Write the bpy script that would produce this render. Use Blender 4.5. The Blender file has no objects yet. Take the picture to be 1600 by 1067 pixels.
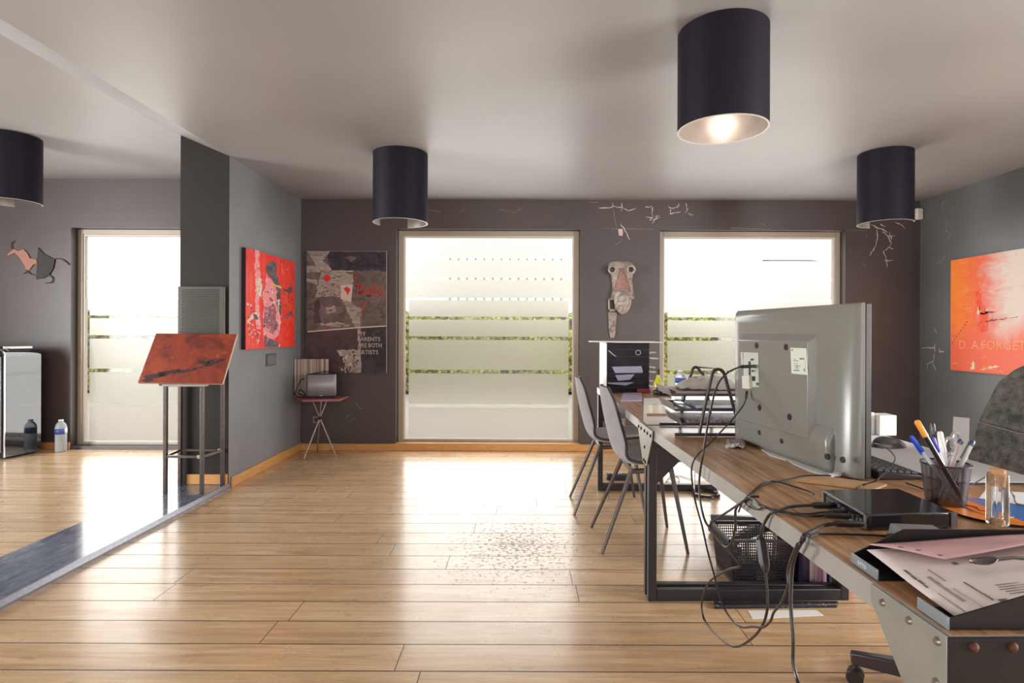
SKY, P_WIN, P_REAR, P_SIDE, P_RIGHT, EXPOSURE = 1.28, 19, 35, 450, 290, 0.7
FILM_MIX = .85
P_BULB = 0.9
import bpy, bmesh, math, random
from mathutils import Vector, Matrix
random.seed(7)
PI = math.pi
C = bpy.context.scene.collection
V = Vector
# ---------------------------------------------------------------- camera model (1600x1067 photograph, 20 mm lens)
F, CX, CY, H, ROLL = 889.0, 818.0, 519.0, 1.17, 0.0035
def unroll(px, py):
    dx, dy = px-800.0, py-533.5
    return 800.0+dx+ROLL*dy, 533.5+dy-ROLL*dx
def ray(px, py):
    x, y = unroll(px, py)
    return V(((x-CX)/F, 1.0, -(y-CY)/F))
CAM = V((0, 0, H))
def P(px, py, Y): return CAM+ray(px, py)*Y
def PF(px, py, z=0.0):
    r = ray(px, py); return CAM+r*((z-H)/r.z)
def PX(px, py, X):
    r = ray(px, py); return CAM+r*(X/r.x)
def PL(px, py, p0, n):
    r = ray(px, py); return CAM+r*((V(p0)-CAM).dot(n)/r.dot(n))
def zoomed(x0, y0, s): return lambda x, y: (x0+x/s, y0+y/s)

# ---------------------------------------------------------------- materials
MATS = {}
def new_mat(name):
    m = bpy.data.materials.new(name); m.use_nodes = True
    nt = m.node_tree
    b = nt.nodes['Principled BSDF']
    return m, nt, b
def srgb(r, g, b):
    def f(c):
        c /= 255.0
        return c/12.92 if c <= .04045 else ((c+.055)/1.055)**2.4
    return (f(r), f(g), f(b), 1)
def mat(name, rgb, rough=.5, metal=0.0, noise=0.0, nscale=30.0, bump=0.0, bscale=None, coat=0.0, spec=.5, trans=0.0, alpha=1.0, stretch=None, ior=None, sheen=0.0):
    if name in MATS: return MATS[name]
    m, nt, b = new_mat(name)
    col = srgb(*rgb)
    b.inputs['Base Color'].default_value = col
    b.inputs['Roughness'].default_value = rough
    b.inputs['Metallic'].default_value = metal
    b.inputs['Specular IOR Level'].default_value = spec
    b.inputs['Coat Weight'].default_value = coat
    b.inputs['Coat Roughness'].default_value = .08
    b.inputs['Transmission Weight'].default_value = trans
    b.inputs['Sheen Weight'].default_value = sheen
    b.inputs['Alpha'].default_value = alpha
    if ior: b.inputs['IOR'].default_value = ior
    if noise or bump:
        tc = nt.nodes.new('ShaderNodeTexCoord')
        mp = nt.nodes.new('ShaderNodeMapping')
        if stretch: mp.inputs['Scale'].default_value = stretch
        nt.links.new(tc.outputs['Object'], mp.inputs['Vector'])
        n = nt.nodes.new('ShaderNodeTexNoise'); n.inputs['Scale'].default_value = nscale
        n.inputs['Detail'].default_value = 6
        nt.links.new(mp.outputs['Vector'], n.inputs['Vector'])
        if noise:
            r = nt.nodes.new('ShaderNodeMapRange')
            r.inputs['From Min'].default_value = .3; r.inputs['From Max'].default_value = .7
            r.inputs['To Min'].default_value = 1-noise; r.inputs['To Max'].default_value = 1+noise
            nt.links.new(n.outputs['Fac'], r.inputs['Value'])
            mx = nt.nodes.new('ShaderNodeVectorMath'); mx.operation = 'SCALE'
            mx.inputs[0].default_value = col[:3]
            nt.links.new(r.outputs['Result'], mx.inputs['Scale'])
            nt.links.new(mx.outputs['Vector'], b.inputs['Base Color'])
        if bump:
            n2 = n
            if bscale:
                n2 = nt.nodes.new('ShaderNodeTexNoise'); n2.inputs['Scale'].default_value = bscale
                n2.inputs['Detail'].default_value = 4
                nt.links.new(mp.outputs['Vector'], n2.inputs['Vector'])
            bp = nt.nodes.new('ShaderNodeBump'); bp.inputs['Strength'].default_value = bump
            bp.inputs['Distance'].default_value = .01
            nt.links.new(n2.outputs['Fac'], bp.inputs['Height'])
            nt.links.new(bp.outputs['Normal'], b.inputs['Normal'])
    MATS[name] = m
    return m
class NT:
    """small node helper"""
    def __init__(s, nt): s.nt = nt; s.tc = nt.nodes.new('ShaderNodeTexCoord')
    def link(s, a, b): s.nt.links.new(a, b)
    def math(s, op, a, b=None, c=None):
        n = s.nt.nodes.new('ShaderNodeMath'); n.operation = op
        for i, x in enumerate((a, b, c)):
            if x is None: continue
            if isinstance(x, (int, float)): n.inputs[i].default_value = x
            else: s.link(x, n.inputs[i])
        return n.outputs[0]
    def mix(s, f, a, b):
        n = s.nt.nodes.new('ShaderNodeMix'); n.data_type = 'RGBA'
        for k, x in ((0, f), (6, a), (7, b)):
            if isinstance(x, (int, float, tuple)): n.inputs[k].default_value = x
            else: s.link(x, n.inputs[k])
        return n.outputs[2]
    def noise(s, vec, scale, detail=4, rough=.5, out='Fac', dist=0.0):
        n = s.nt.nodes.new('ShaderNodeTexNoise'); n.inputs['Scale'].default_value = scale
        n.inputs['Detail'].default_value = detail; n.inputs['Roughness'].default_value = rough
        n.inputs['Distortion'].default_value = dist
        if vec is not None: s.link(vec, n.inputs['Vector'])
        return n.outputs[out]
    def mapping(s, vec, scale=(1, 1, 1), loc=(0, 0, 0)):
        n = s.nt.nodes.new('ShaderNodeMapping'); n.inputs['Scale'].default_value = scale; n.inputs['Location'].default_value = loc
        s.link(vec, n.inputs['Vector']); return n.outputs[0]
    def rng(s, v, a, b, c=0.0, d=1.0):
        n = s.nt.nodes.new('ShaderNodeMapRange')
        for i, x in enumerate((a, b, c, d)): n.inputs[i+1].default_value = x
        s.link(v, n.inputs[0]); return n.outputs[0]
    def sep(s, vec):
        n = s.nt.nodes.new('ShaderNodeSeparateXYZ'); s.link(vec, n.inputs[0]); return n.outputs
    def comb(s, x, y, z):
        n = s.nt.nodes.new('ShaderNodeCombineXYZ')
        for i, q in enumerate((x, y, z)):
            if isinstance(q, (int, float)): n.inputs[i].default_value = q
            else: s.link(q, n.inputs[i])
        return n.outputs[0]
    def white(s, vec, out='Value'):
        n = s.nt.nodes.new('ShaderNodeTexWhiteNoise'); n.noise_dimensions = '3D'; s.link(vec, n.inputs['Vector']); return n.outputs[out]
    def bump(s, h, strength, dist, b):
        n = s.nt.nodes.new('ShaderNodeBump'); n.inputs['Strength'].default_value = strength; n.inputs['Distance'].default_value = dist
        s.link(h, n.inputs['Height']); s.link(n.outputs[0], b.inputs['Normal'])

# ---------------------------------------------------------------- mesh builder
class MB:
    def __init__(s): s.v = []; s.f = []; s.m = []
    def add(s, vs, fs, mi=0):
        o = len(s.v); s.v += [V(p) for p in vs]
        for f in fs: s.f.append([i+o for i in f]); s.m.append(mi)
        return s
    def box(s, lo, hi, mi=0, T=None):
        x0, y0, z0 = lo; x1, y1, z1 = hi
        vs = [V(p) for p in ((x0,y0,z0),(x1,y0,z0),(x1,y1,z0),(x0,y1,z0),(x0,y0,z1),(x1,y0,z1),(x1,y1,z1),(x0,y1,z1))]
        if T is not None: vs = [T @ p for p in vs]
        return s.add(vs, [(0,3,2,1),(4,5,6,7),(0,1,5,4),(1,2,6,5),(2,3,7,6),(3,0,4,7)], mi)
    def cbox(s, c, d, mi=0, T=None):
        return s.box([c[i]-d[i]/2 for i in range(3)], [c[i]+d[i]/2 for i in range(3)], mi, T)
    def hexa(s, q, mi=0):
        """8 points: bottom 4 then top 4"""
        return s.add(q, [(0,3,2,1),(4,5,6,7),(0,1,5,4),(1,2,6,5),(2,3,7,6),(3,0,4,7)], mi)
    def prism(s, poly, off, mi=0):
        """poly: list of 3D points, extruded by the vector off"""
        n = len(poly); off = V(off)
        vs = [V(p) for p in poly]+[V(p)+off for p in poly]
        fs = [list(range(n))[::-1], [i+n for i in range(n)]]+[(i, (i+1) % n, (i+1) % n+n, i+n) for i in range(n)]
        return s.add(vs, fs, mi)
    def cyl(s, p0, p1, r0, r1=None, seg=16, mi=0, caps=True):
        return s.tube([p0, p1], [r0, r0 if r1 is None else r1], seg, mi, caps)
    def tube(s, pts, r, seg=8, mi=0, caps=True, sq=None):
        pts = [V(p) for p in pts]; n = len(pts)
        rs = r if isinstance(r, (list, tuple)) else [r]*n
        t0 = (pts[1]-pts[0]).normalized()
        up = V((0,0,1)) if abs(t0.z) < .9 else V((1,0,0))
        a = t0.cross(up).normalized(); b = t0.cross(a).normalized()
        vs = []; prev = t0
        for i, p in enumerate(pts):
            if i == 0: t = t0
            elif i == n-1: t = (pts[i]-pts[i-1]).normalized()
            else: t = ((pts[i+1]-pts[i]).normalized()+(pts[i]-pts[i-1]).normalized())
            if t.length < 1e-9: t = prev
            t = t.normalized()
            q = prev.rotation_difference(t); a = q @ a; b = q @ b; prev = t
            k = 1.0
            if 0 < i < n-1:
                d = (pts[i]-pts[i-1]).normalized().dot(t); k = 1/max(d, .5)
            for j in range(seg):
                w = 2*PI*(j+.5)/seg
                vs.append(p+(a*math.cos(w)+b*math.sin(w))*rs[i]*k)
        fs = [(i*seg+j, i*seg+(j+1) % seg, (i+1)*seg+(j+1) % seg, (i+1)*seg+j) for i in range(n-1) for j in range(seg)]
        if caps: fs += [list(range(seg))[::-1], [(n-1)*seg+j for j in range(seg)]]
        return s.add(vs, fs, mi)
    def lathe(s, prof, c=(0,0,0), seg=32, mi=0, a0=0.0, a1=2*PI, cap=True, axis=None):
        full = abs(a1-a0-2*PI) < 1e-6
        n = seg if full else seg+1
        vs = []; c = V(c)
        T = axis.to_track_quat('Z', 'Y').to_matrix() if axis is not None else None
        for r, z in prof:
            for j in range(n):
                w = a0+(a1-a0)*j/seg
                p = V((r*math.cos(w), r*math.sin(w), z))
                vs.append(c+(T @ p if T else p))
        fs = []
        for i in range(len(prof)-1):
            for j in range(seg):
                k = (j+1) % n
                fs.append((i*n+j, i*n+k, (i+1)*n+k, (i+1)*n+j))
        if full and cap:
            if prof[0][0] > 1e-6: fs.append(list(range(n))[::-1])
            if prof[-1][0] > 1e-6: fs.append([(len(prof)-1)*n+j for j in range(n)])
        return s.add(vs, fs, mi)
    def grid(s, fn, nu, nv, mi=0, cu=False):
        vs = [fn(i/nu, j/nv) for j in range(nv+1) for i in range(nu+1)]
        w = nu+1
        fs = [(j*w+i, j*w+i+1, (j+1)*w+i+1, (j+1)*w+i) for j in range(nv) for i in range(nu)]
        return s.add(vs, fs, mi)
    def build(s, name, mats, parent=None, world=True, smooth=True, bevel=0.0, solid=0.0, subsurf=0, angle=35, bseg=2, loc=None, merge=False, solid_off=-1.0):
        me = bpy.data.meshes.new(name)
        if not isinstance(mats, (list, tuple)): mats = [mats]
        o = bpy.data.objects.new(name, me); C.objects.link(o)
        M = Matrix()
        if parent is not None:
            o.parent = parent
            if world: M = WM[parent.name]
            WM[o.name] = WM[parent.name].copy()
        elif loc is not None:
            o.location = loc; M = Matrix.Translation(V(loc)); WM[o.name] = M
        else: WM[o.name] = Matrix()
        Mi = M.inverted()
        me.from_pydata([Mi @ p for p in s.v], [], s.f)
        for m in mats: me.materials.append(m)
        for p, mi in zip(me.polygons, s.m): p.material_index = mi
        bm = bmesh.new(); bm.from_mesh(me)
        if merge: bmesh.ops.remove_doubles(bm, verts=bm.verts, dist=1e-6)
        bmesh.ops.recalc_face_normals(bm, faces=bm.faces)
        bm.to_mesh(me); bm.free()
        if smooth:
            me.polygons.foreach_set('use_smooth', [True]*len(me.polygons))
            me.set_sharp_from_angle(angle=math.radians(angle))
        me.update()
        if solid:
            md = o.modifiers.new('thickness', 'SOLIDIFY'); md.thickness = solid; md.offset = solid_off
        if bevel:
            md = o.modifiers.new('edge', 'BEVEL'); md.width = bevel; md.segments = bseg; md.limit_method = 'ANGLE'; md.angle_limit = math.radians(40)
        if subsurf:
            md = o.modifiers.new('smooth', 'SUBSURF'); md.levels = subsurf; md.render_levels = subsurf
        return o
WM = {}
def thing(name, label, cat, loc=(0,0,0), rotz=0.0, group=None):
    o = bpy.data.objects.new(name, None); C.objects.link(o)
    o.empty_display_size = .05
    o.location = loc; o.rotation_euler = (0, 0, rotz)
    o['label'] = label; o['category'] = cat
    if group: o['group'] = group
    WM[o.name] = Matrix.Translation(V(loc)) @ Matrix.Rotation(rotz, 4, 'Z')
    return o
def tag(o, label, cat, group=None):
    o['label'] = label; o['category'] = cat
    if group: o['group'] = group
    return o
def struct(o, label=None):
    o['kind'] = 'structure'
    if label: o['label'] = label
    return o
def dup(root, loc, rotz, label, group=None):
    def cp(o, par):
        c = o.copy(); C.objects.link(c)
        if par is not None: c.parent = par
        for ch in list(o.children): cp(ch, c)
        return c
    r = cp(root, None)
    r.location = loc; r.rotation_euler = (0, 0, rotz); r['label'] = label
    if group: r['group'] = group
    return r
def smooth_path(pts, k=6):
    pts = [V(p) for p in pts]; out = []
    for i in range(len(pts)-1):
        p0 = pts[max(i-1, 0)]; p1 = pts[i]; p2 = pts[i+1]; p3 = pts[min(i+2, len(pts)-1)]
        for j in range(k):
            t = j/k
            out.append(.5*((2*p1)+(p2-p0)*t+(2*p0-5*p1+4*p2-p3)*t*t+(3*p1-p0-3*p2+p3)*t**3))
    out.append(pts[-1]); return out
def text_mesh(s, size, bold=False):
    """flat glyph outlines of a string: (verts, faces) in the xy plane, baseline at 0"""
    cu = bpy.data.curves.new('glyphs', 'FONT'); cu.body = s; cu.size = size; cu.fill_mode = 'FRONT'; cu.resolution_u = 2
    if bold: cu.offset = size*.015
    ob = bpy.data.objects.new('glyphs', cu); C.objects.link(ob)
    dg = bpy.context.evaluated_depsgraph_get()
    me = bpy.data.meshes.new_from_object(ob.evaluated_get(dg))
    vs = [v.co.copy() for v in me.vertices]; fs = [list(p.vertices) for p in me.polygons]
    bpy.data.objects.remove(ob); bpy.data.curves.remove(cu); bpy.data.meshes.remove(me)
    return vs, fs
def put_text(mb, s, size, org, ux, uy, mi, width=None, bold=False):
    vs, fs = text_mesh(s, size, bold)
    if not vs: return
    x0 = min(v.x for v in vs); x1 = max(v.x for v in vs)
    k = width/(x1-x0) if width else 1.0
    org, ux, uy = V(org), V(ux), V(uy)
    mb.add([org+ux*((v.x-x0)*k)+uy*v.y for v in vs], fs, mi)
# ================================================================ the setting
XL, XR, YB, YR, ZC = -2.195, 3.904, 5.605, -2.6, 2.475
XP, XF, ZL = -2.56, -6.5, 2.665            # pillar's other side, far wall and ceiling of the adjoining room
YP = 4.24                                  # front of the wall stub
ZWT, ZWB = 2.185, .068                     # window head and foot

def paint_mat(name, rgb, spots, rough=.40, seed=0.0, crack=(196, 178, 172)):
    m, nt, b = new_mat(name); n = NT(nt)
    pos = n.tc.outputs['Object']
    big = n.noise(pos, 1.3, 3)
    fine = n.noise(pos, 55, 4)
    base = n.mix(n.rng(big, .3, .7), srgb(*[c*.93 for c in rgb]), srgb(*[min(255, c*1.06) for c in rgb]))
    scuff = n.math('MULTIPLY', n.rng(n.noise(pos, 7, 8, .7), .66, .74), .12)
    base = n.mix(scuff, base, srgb(150, 142, 136))
    if spots:
        mask = None
        for c, r in spots:
            d = nt.nodes.new('ShaderNodeVectorMath'); d.operation = 'SUBTRACT'; n.link(pos, d.inputs[0]); d.inputs[1].default_value = c
            e = nt.nodes.new('ShaderNodeVectorMath'); e.operation = 'DIVIDE'; n.link(d.outputs[0], e.inputs[0]); e.inputs[1].default_value = r
            l = nt.nodes.new('ShaderNodeVectorMath'); l.operation = 'LENGTH'; n.link(e.outputs[0], l.inputs[0])
            k = n.rng(l.outputs['Value'], .35, 1.0, 1.0, 0.0)
            mask = k if mask is None else n.math('MAXIMUM', mask, k)
        wob = nt.nodes.new('ShaderNodeVectorMath'); wob.operation = 'MULTIPLY_ADD'
        nz = n.noise(pos, 9, 3, .6, 'Color'); n.link(nz, wob.inputs[0]); wob.inputs[1].default_value = (.09, .09, .09); n.link(pos, wob.inputs[2])
        vo = nt.nodes.new('ShaderNodeTexVoronoi'); vo.feature = 'DISTANCE_TO_EDGE'; vo.inputs['Scale'].default_value = 12
        n.link(wob.outputs[0], vo.inputs['Vector'])
        line = n.rng(vo.outputs['Distance'], .012, .04, 1.0, 0.0)
        brk = n.rng(n.noise(pos, 6.5, 2), .43, .50)
        msk = n.math('GREATER_THAN', n.math('ADD', mask, n.math('MULTIPLY', n.noise(pos, 11, 2), .5)), .52)
        k = n.math('MULTIPLY', n.math('MULTIPLY', line, brk), n.math('MULTIPLY', msk, n.math('GREATER_THAN', mask, .01)))
        base = n.mix(k, base, srgb(*crack))
    n.link(base, b.inputs['Base Color'])
    b.inputs['Roughness'].default_value = rough
    b.inputs['Specular IOR Level'].default_value = .6
    n.bump(n.math('ADD', fine, n.math('MULTIPLY', n.noise(pos, 9, 5), 1.5)), .12, .004, b)
    return m
def cpt(px, py): return P(px, py, YB)
def cr(px, py): return PX(px, py, XR)
back_spots = [(cpt(968, 326), (.30, .3, .06)), (cpt(1056, 332), (.20, .3, .12)), (cpt(963, 356), (.06, .3, .13)), (cpt(985, 357), (.32, .3, .022)),
              (cpt(1378, 372), (.20, .3, .30)), (cpt(805, 330), (.22, .3, .05)), (cpt(1180, 357), (.14, .3, .05)), (cpt(562, 636), (.09, .3, .09)), (cpt(550, 660), (.10, .3, .05))]
right_spots = [(cr(1478, 335), (.3, .13, .24)), (cr(1462, 405), (.3, .13, .08)), (cr(1458, 545), (.3, .17, .05)), (cr(1458, 572), (.3, .12, .14)), (cr(1470, 520), (.3, .08, .06))]
left_spots = [(PX(445, 690, XL), (.3, .35, .10)), (PX(385, 265, XL), (.3, .5, .03)), (PX(440, 300, XL), (.3, .45, .05))]
M_back = paint_mat('dark_taupe_wall_paint', (80, 71, 71), [])
M_right = paint_mat('dark_grey_wall_paint', (98, 100, 100), [])
M_left = paint_mat('lit_side_wall_paint', (130, 132, 136), [])  # paint lightened to stand in for light falling on this wall
M_pillar = mat('shaded_end_wall_paint', (46, 41, 38), .65, spec=.25, noise=.05, nscale=6)  # end face of the same wall, shade put into a darker colour

# ceiling paint
m, nt, b = new_mat('pale_grey_ceiling_paint'); n = NT(nt); pos = n.tc.outputs['Object']
n.link(n.mix(n.rng(n.noise(pos, .8, 4), .3, .7), srgb(146, 146, 148), srgb(157, 157, 158)), b.inputs['Base Color'])
b.inputs['Roughness'].default_value = .42; b.inputs['Specular IOR Level'].default_value = .35
n.bump(n.noise(n.mapping(pos, (1, 1, 1)), 20, 5), .06, .004, b)
M_ceil = m

# oak plank floor: boards run along x
m, nt, b = new_mat('oak_plank_floor'); n = NT(nt); pos = n.tc.outputs['Object']
x, y, z = n.sep(pos)
BW = .1685
yr = n.math('DIVIDE', n.math('SUBTRACT', y, .108), BW)
row = n.math('FLOOR', yr); fy = n.math('FRACT', yr)
rr = n.white(n.comb(row, 3.7, 1.3))
xs = n.math('ADD', n.math('DIVIDE', x, 1.85), n.math('MULTIPLY', rr, 7.31))
colm = n.math('FLOOR', xs); fx = n.math('FRACT', xs)
rnd = n.white(n.comb(row, colm, .5)); rnd2 = n.white(n.comb(row, colm, 8.5))
off = n.math('MULTIPLY', rnd, 11.0)
gv = n.comb(n.math('ADD', n.math('MULTIPLY', x, .9), off), n.math('MULTIPLY', y, 13.0), off)
grain = n.noise(gv, 2.2, 9, .62, dist=.6)
fineg = n.noise(n.comb(n.math('MULTIPLY', x, 5.0), n.math('MULTIPLY', y, 90.0), off), 2.0, 3, .5)
knot = n.rng(n.noise(n.comb(n.math('MULTIPLY', x, 3.0), n.math('MULTIPLY', y, 9.0), off), 1.6, 2, .5), .70, .80)
c1 = n.mix(n.rng(grain, .32, .70), srgb(186, 148, 106), srgb(238, 206, 164))
c1 = n.mix(n.math('MULTIPLY', n.rng(rnd, 0, 1), .32), c1, srgb(222, 190, 150))
c1 = n.mix(n.math('MULTIPLY', rnd2, .22), c1, srgb(150, 108, 68))
c1 = n.mix(n.math('MULTIPLY', n.rng(fineg, .4, .8), .22), c1, srgb(118, 80, 46))
c1 = n.mix(n.math('MULTIPLY', knot, .5), c1, srgb(96, 62, 36))
# worn, peeled varnish in the walkway
d1 = n.math('DIVIDE', n.math('ADD', x, .03), .62); d2 = n.math('DIVIDE', n.math('SUBTRACT', y, 3.15), .85)
el = n.math('SQRT', n.math('ADD', n.math('MULTIPLY', d1, d1), n.math('MULTIPLY', d2, d2)))
wm = n.rng(el, .1, 1.0, 1.0, 0.0)
wsp = n.noise(n.mapping(pos, (1, 1.0, 1)), 46, 6, .7)
worn = n.math('MULTIPLY', n.rng(n.math('ADD', wsp, n.math('MULTIPLY', wm, .16)), .64, .69), n.rng(wm, 0, .15))
c1 = n.mix(n.math('MULTIPLY', worn, .75), c1, srgb(98, 66, 44))
# seams
e1 = n.math('MINIMUM', fy, n.math('SUBTRACT', 1.0, fy)); e2 = n.math('MINIMUM', fx, n.math('SUBTRACT', 1.0, fx))
s1 = n.rng(e1, .012, .026, 1.0, 0.0); s2 = n.rng(e2, .0006, .0014, 1.0, 0.0)
seam = n.math('MAXIMUM', s1, s2)
c1 = n.mix(n.math('MULTIPLY', seam, .92), c1, srgb(40, 26, 17))
n.link(c1, b.inputs['Base Color'])
n.link(n.math('ADD', n.rng(n.noise(pos, 5, 4), .3, .7, .24, .34), n.math('MULTIPLY', n.math('MAXIMUM', worn, seam), .35)), b.inputs['Roughness'])
b.inputs['Specular IOR Level'].default_value = .55
b.inputs['Coat Weight'].default_value = .35; b.inputs['Coat Roughness'].default_value = .14
n.bump(n.math('SUBTRACT', n.math('MULTIPLY', n.noise(n.mapping(pos, (6, 22, 1)), 1.0, 3), .25), n.math('ADD', n.math('MULTIPLY', seam, 1.2), n.math('MULTIPLY', worn, .25))), .22, .003, b)
M_floor = m

# polished slate threshold
m, nt, b = new_mat('dark_slate_stone'); n = NT(nt); pos = n.tc.outputs['Object']
sc = n.noise(n.mapping(pos, (9, 2, 1)), 3.5, 8, .65, dist=.8)
cl = n.mix(n.rng(sc, .35, .7), srgb(78, 84, 100), srgb(122, 130, 148))
cl = n.mix(n.math('MULTIPLY', n.rng(n.noise(n.mapping(pos, (22, 5, 1)), 3, 5), .63, .70), .6), cl, srgb(170, 176, 190))
n.link(cl, b.inputs['Base Color']); b.inputs['Roughness'].default_value = .14; b.inputs['Specular IOR Level'].default_value = .65
b.inputs['Coat Weight'].default_value = .3
n.bump(sc, .08, .003, b)
M_slate = m
M_oak = mat('honey_oak_trim', (214, 158, 96), .38, noise=.12, nscale=3, stretch=(3, 3, 40), coat=.25)
M_frame = mat('champagne_aluminium', (176, 166, 152), .38, metal=.15)
M_gasket = mat('pale_window_bead', (226, 218, 210), .4)

fl = MB().box((XF, YR, -.12), (XR+.2, YB+.3, 0)).build('floor', M_floor, smooth=False); struct(fl)
ce = MB().box((XL, YR, ZC), (XR+.2, YB+.2, ZC+.2)).build('ceiling', M_ceil, smooth=False); struct(ce)
cl_ = MB().box((XF-.1, YR, ZL), (-2.645, YB+.2, ZL+.2)).build('ceiling_side', M_ceil, smooth=False); struct(cl_)
sl = MB().prism([(XL, YR, ZC), (-2.645, YR, ZL), (-2.645, YR, ZL+.2), (XL, YR, ZC+.2)], (0, YB+.2-YR, 0)).build('trim_1', M_ceil, smooth=False)
struct(sl, 'sloped pale strip where the two ceilings meet')

# back wall with three window openings
w1a, w1b = P(619, 500, YB).x, P(906.5, 500, YB).x
w2a, w2b = P(1031, 450, YB).x, P(1320.5, 450, YB).x
w3a = P(110.5, 520, YB).x; w3b = w3a+1.80
OPEN = [(w3a, w3b), (w1a, w1b), (w2a, w2b)]
wb = MB()
def wall_run(mb, x0, x1, z0, z1): mb.box((x0, YB, z0), (x1, YB+.2, z1))
for (a, c, top) in ((XF, w3a, ZL), (w3b, XP, ZL), (XP, w1a, ZC), (w1b, w2a, ZC), (w2b, XR+.2, ZC)):
    wall_run(wb, a, c, 0, top)
wall_run(wb, w3a, w3b, ZWT, ZL); wall_run(wb, w1a, w1b, ZWT, ZC); wall_run(wb, w2a, w2b, ZWT, ZC)
wall_run(wb, w3a, w3b, 0, .03); wall_run(wb, w1a, w1b, 0, ZWB); wall_run(wb, w2a, w2b, 0, ZWB)
zA, zB = zoomed(900, 300, 4.105), zoomed(1300, 210, 2.737)
rngc = random.Random(4)
def crackline(mb, pts, plane, nrm, w, mi=1):
    q = [plane(*p) for p in pts]; fine = []
    for a_, b_ in zip(q, q[1:]):
        k = max(2, int((b_-a_).length/.018))
        for i in range(k): fine.append(a_+(b_-a_)*(i/k)+V((0 if abs(nrm[0]) else rngc.uniform(-.005, .005), 0 if abs(nrm[1]) else rngc.uniform(-.005, .005), rngc.uniform(-.005, .005))))
    fine.append(q[-1]); nv = V(nrm); vs = []
    for i, p in enumerate(fine):
        d = (fine[min(i+1, len(fine)-1)]-fine[max(i-1, 0)]).normalized(); sd = d.cross(nv).normalized()
        ww = w*.95*rngc.uniform(.25, 1.0)*(.35 if i in (0, len(fine)-1) else 1)
        vs += [p+sd*ww+nv*.0012, p-sd*ww+nv*.0012]
    mb.add(vs, [(2*i, 2*i+1, 2*i+3, 2*i+2) for i in range(len(fine)-1)], mi)
BK = lambda z_: (lambda x_, y_: P(*z_(x_, y_), YB))
RT = lambda z_: (lambda x_, y_: PX(*z_(x_, y_), XR))
LT = lambda x_, y_: PX(x_, y_, XL)
for c in ([(148,100),(190,103),(240,95),(295,100),(330,117),(360,115),(383,103)],[(295,70),(297,100),(285,128)],[(235,70),(240,95)],[(440,98),(487,95),(490,155),(515,155)],[(450,158),(490,165),(535,150)],[(470,180),(525,150)],[(485,205),(500,180),(540,160)],
          [(590,95),(610,105),(650,98),(660,72)],[(607,105),(608,138)],[(597,140),(672,128)],[(705,70),(715,110),(700,140)],[(715,135),(752,150)],[(285,205),(310,235),(335,290),(342,310)]):
    crackline(wb, c, BK(zA), (0, -1, 0), .0065)
for c in ([(240,110),(245,160),(262,220)],[(150,232),(260,238),(430,238),(500,240)],[(245,345),(300,300)],[(60,68),(150,66)]):
    crackline(wb, c, BK(zA), (0, -1, 0), .003, 2)
wb.add([P(*zA(x_, y_), YB)+V((0, -.0014, 0)) for x_, y_ in ((270,238),(298,236),(301,262),(298,282),(276,279))], [list(range(5))], 1)
for c in ([(165,385),(190,400),(215,405),(240,420)],[(190,405),(195,440),(185,480),(160,520)],[(215,415),(240,435),(270,435)],[(240,435),(255,465),(240,485),(265,490)],[(240,485),(220,500),(235,540),(235,570)],[(225,540),(262,540)],[(225,515),(235,540)],[(270,375),(300,390),(312,402)],[(205,385),(230,395)],[(245,418),(255,450)]):
    crackline(wb, c, BK(zB), (0, -1, 0), .0065)
for c in ([(130,550),(150,570)],[(60,410),(150,412)],[(75,488),(84,494)],[(145,420),(150,440)]):
    crackline(wb, c, BK(zB), (0, -1, 0), .004, 2)
for c in ([(668,328),(690,331)],[(720,333),(726,322)],[(780,327),(803,332),(815,326)],[(1140,357),(1204,358)],[(1190,348),(1198,356)],[(1275,361),(1316,362)],[(540,655),(549,645)],[(556,628),(562,640),(570,634)],[(546,660),(556,652)]):
    crackline(wb, c, lambda x_, y_: P(x_, y_, YB), (0, -1, 0), .004, 2)
M_crack = mat('flaked_paint_pale', (214, 196, 190), .8); M_crack2 = mat('flaked_paint_dull', (150, 136, 132), .8)
struct(wb.build('wall_back', [M_back, M_crack, M_crack2], smooth=False))
RO = (-1.7, 3.1, .35, 2.2)
wrt = MB().box((XR, RO[1], 0), (XR+.2, YB, ZC)).box((XR, YR, 0), (XR+.2, RO[0], ZC)).box((XR, RO[0], 0), (XR+.2, RO[1], RO[2])).box((XR, RO[0], RO[3]), (XR+.2, RO[1], ZC))
for c in ([(475,285),(470,330)],[(475,290),(490,285)],[(515,310),(505,340)],[(480,365),(495,385),(485,410)],[(485,410),(510,425),(490,450)],[(440,555),(465,545),(485,520)],[(465,545),(462,558)],[(385,915),(440,910)],[(440,895),(442,930)],[(460,915),(462,935)],[(460,930),(480,928)],[(440,935),(435,970),(405,985)],[(430,975),(445,1010)],[(405,985),(410,1000)],[(440,830),(448,850)]):
    crackline(wrt, c, RT(zB), (-1, 0, 0), .006, 1 if c[0][1] > 600 else 2)
struct(wrt.build('wall_right', [M_right, M_crack, M_crack2], smooth=False))
SO = (-.6, 3.6, .3, 2.3)
struct(MB().box((XF-.2, SO[1], 0), (XF, YB, ZL)).box((XF-.2, YR, 0), (XF, SO[0], ZL)).box((XF-.2, SO[0], 0), (XF, SO[1], SO[2])).box((XF-.2, SO[0], SO[3]), (XF, SO[1], ZL)).build('wall_side', M_right, smooth=False))
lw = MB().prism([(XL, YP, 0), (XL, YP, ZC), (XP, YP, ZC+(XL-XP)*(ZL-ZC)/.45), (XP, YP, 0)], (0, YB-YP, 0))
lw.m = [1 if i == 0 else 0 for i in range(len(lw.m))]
crackline(lw, [(357.5, 246), (380, 259), (422, 284.5)], LT, (1, 0, 0), .005, 2)
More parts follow.
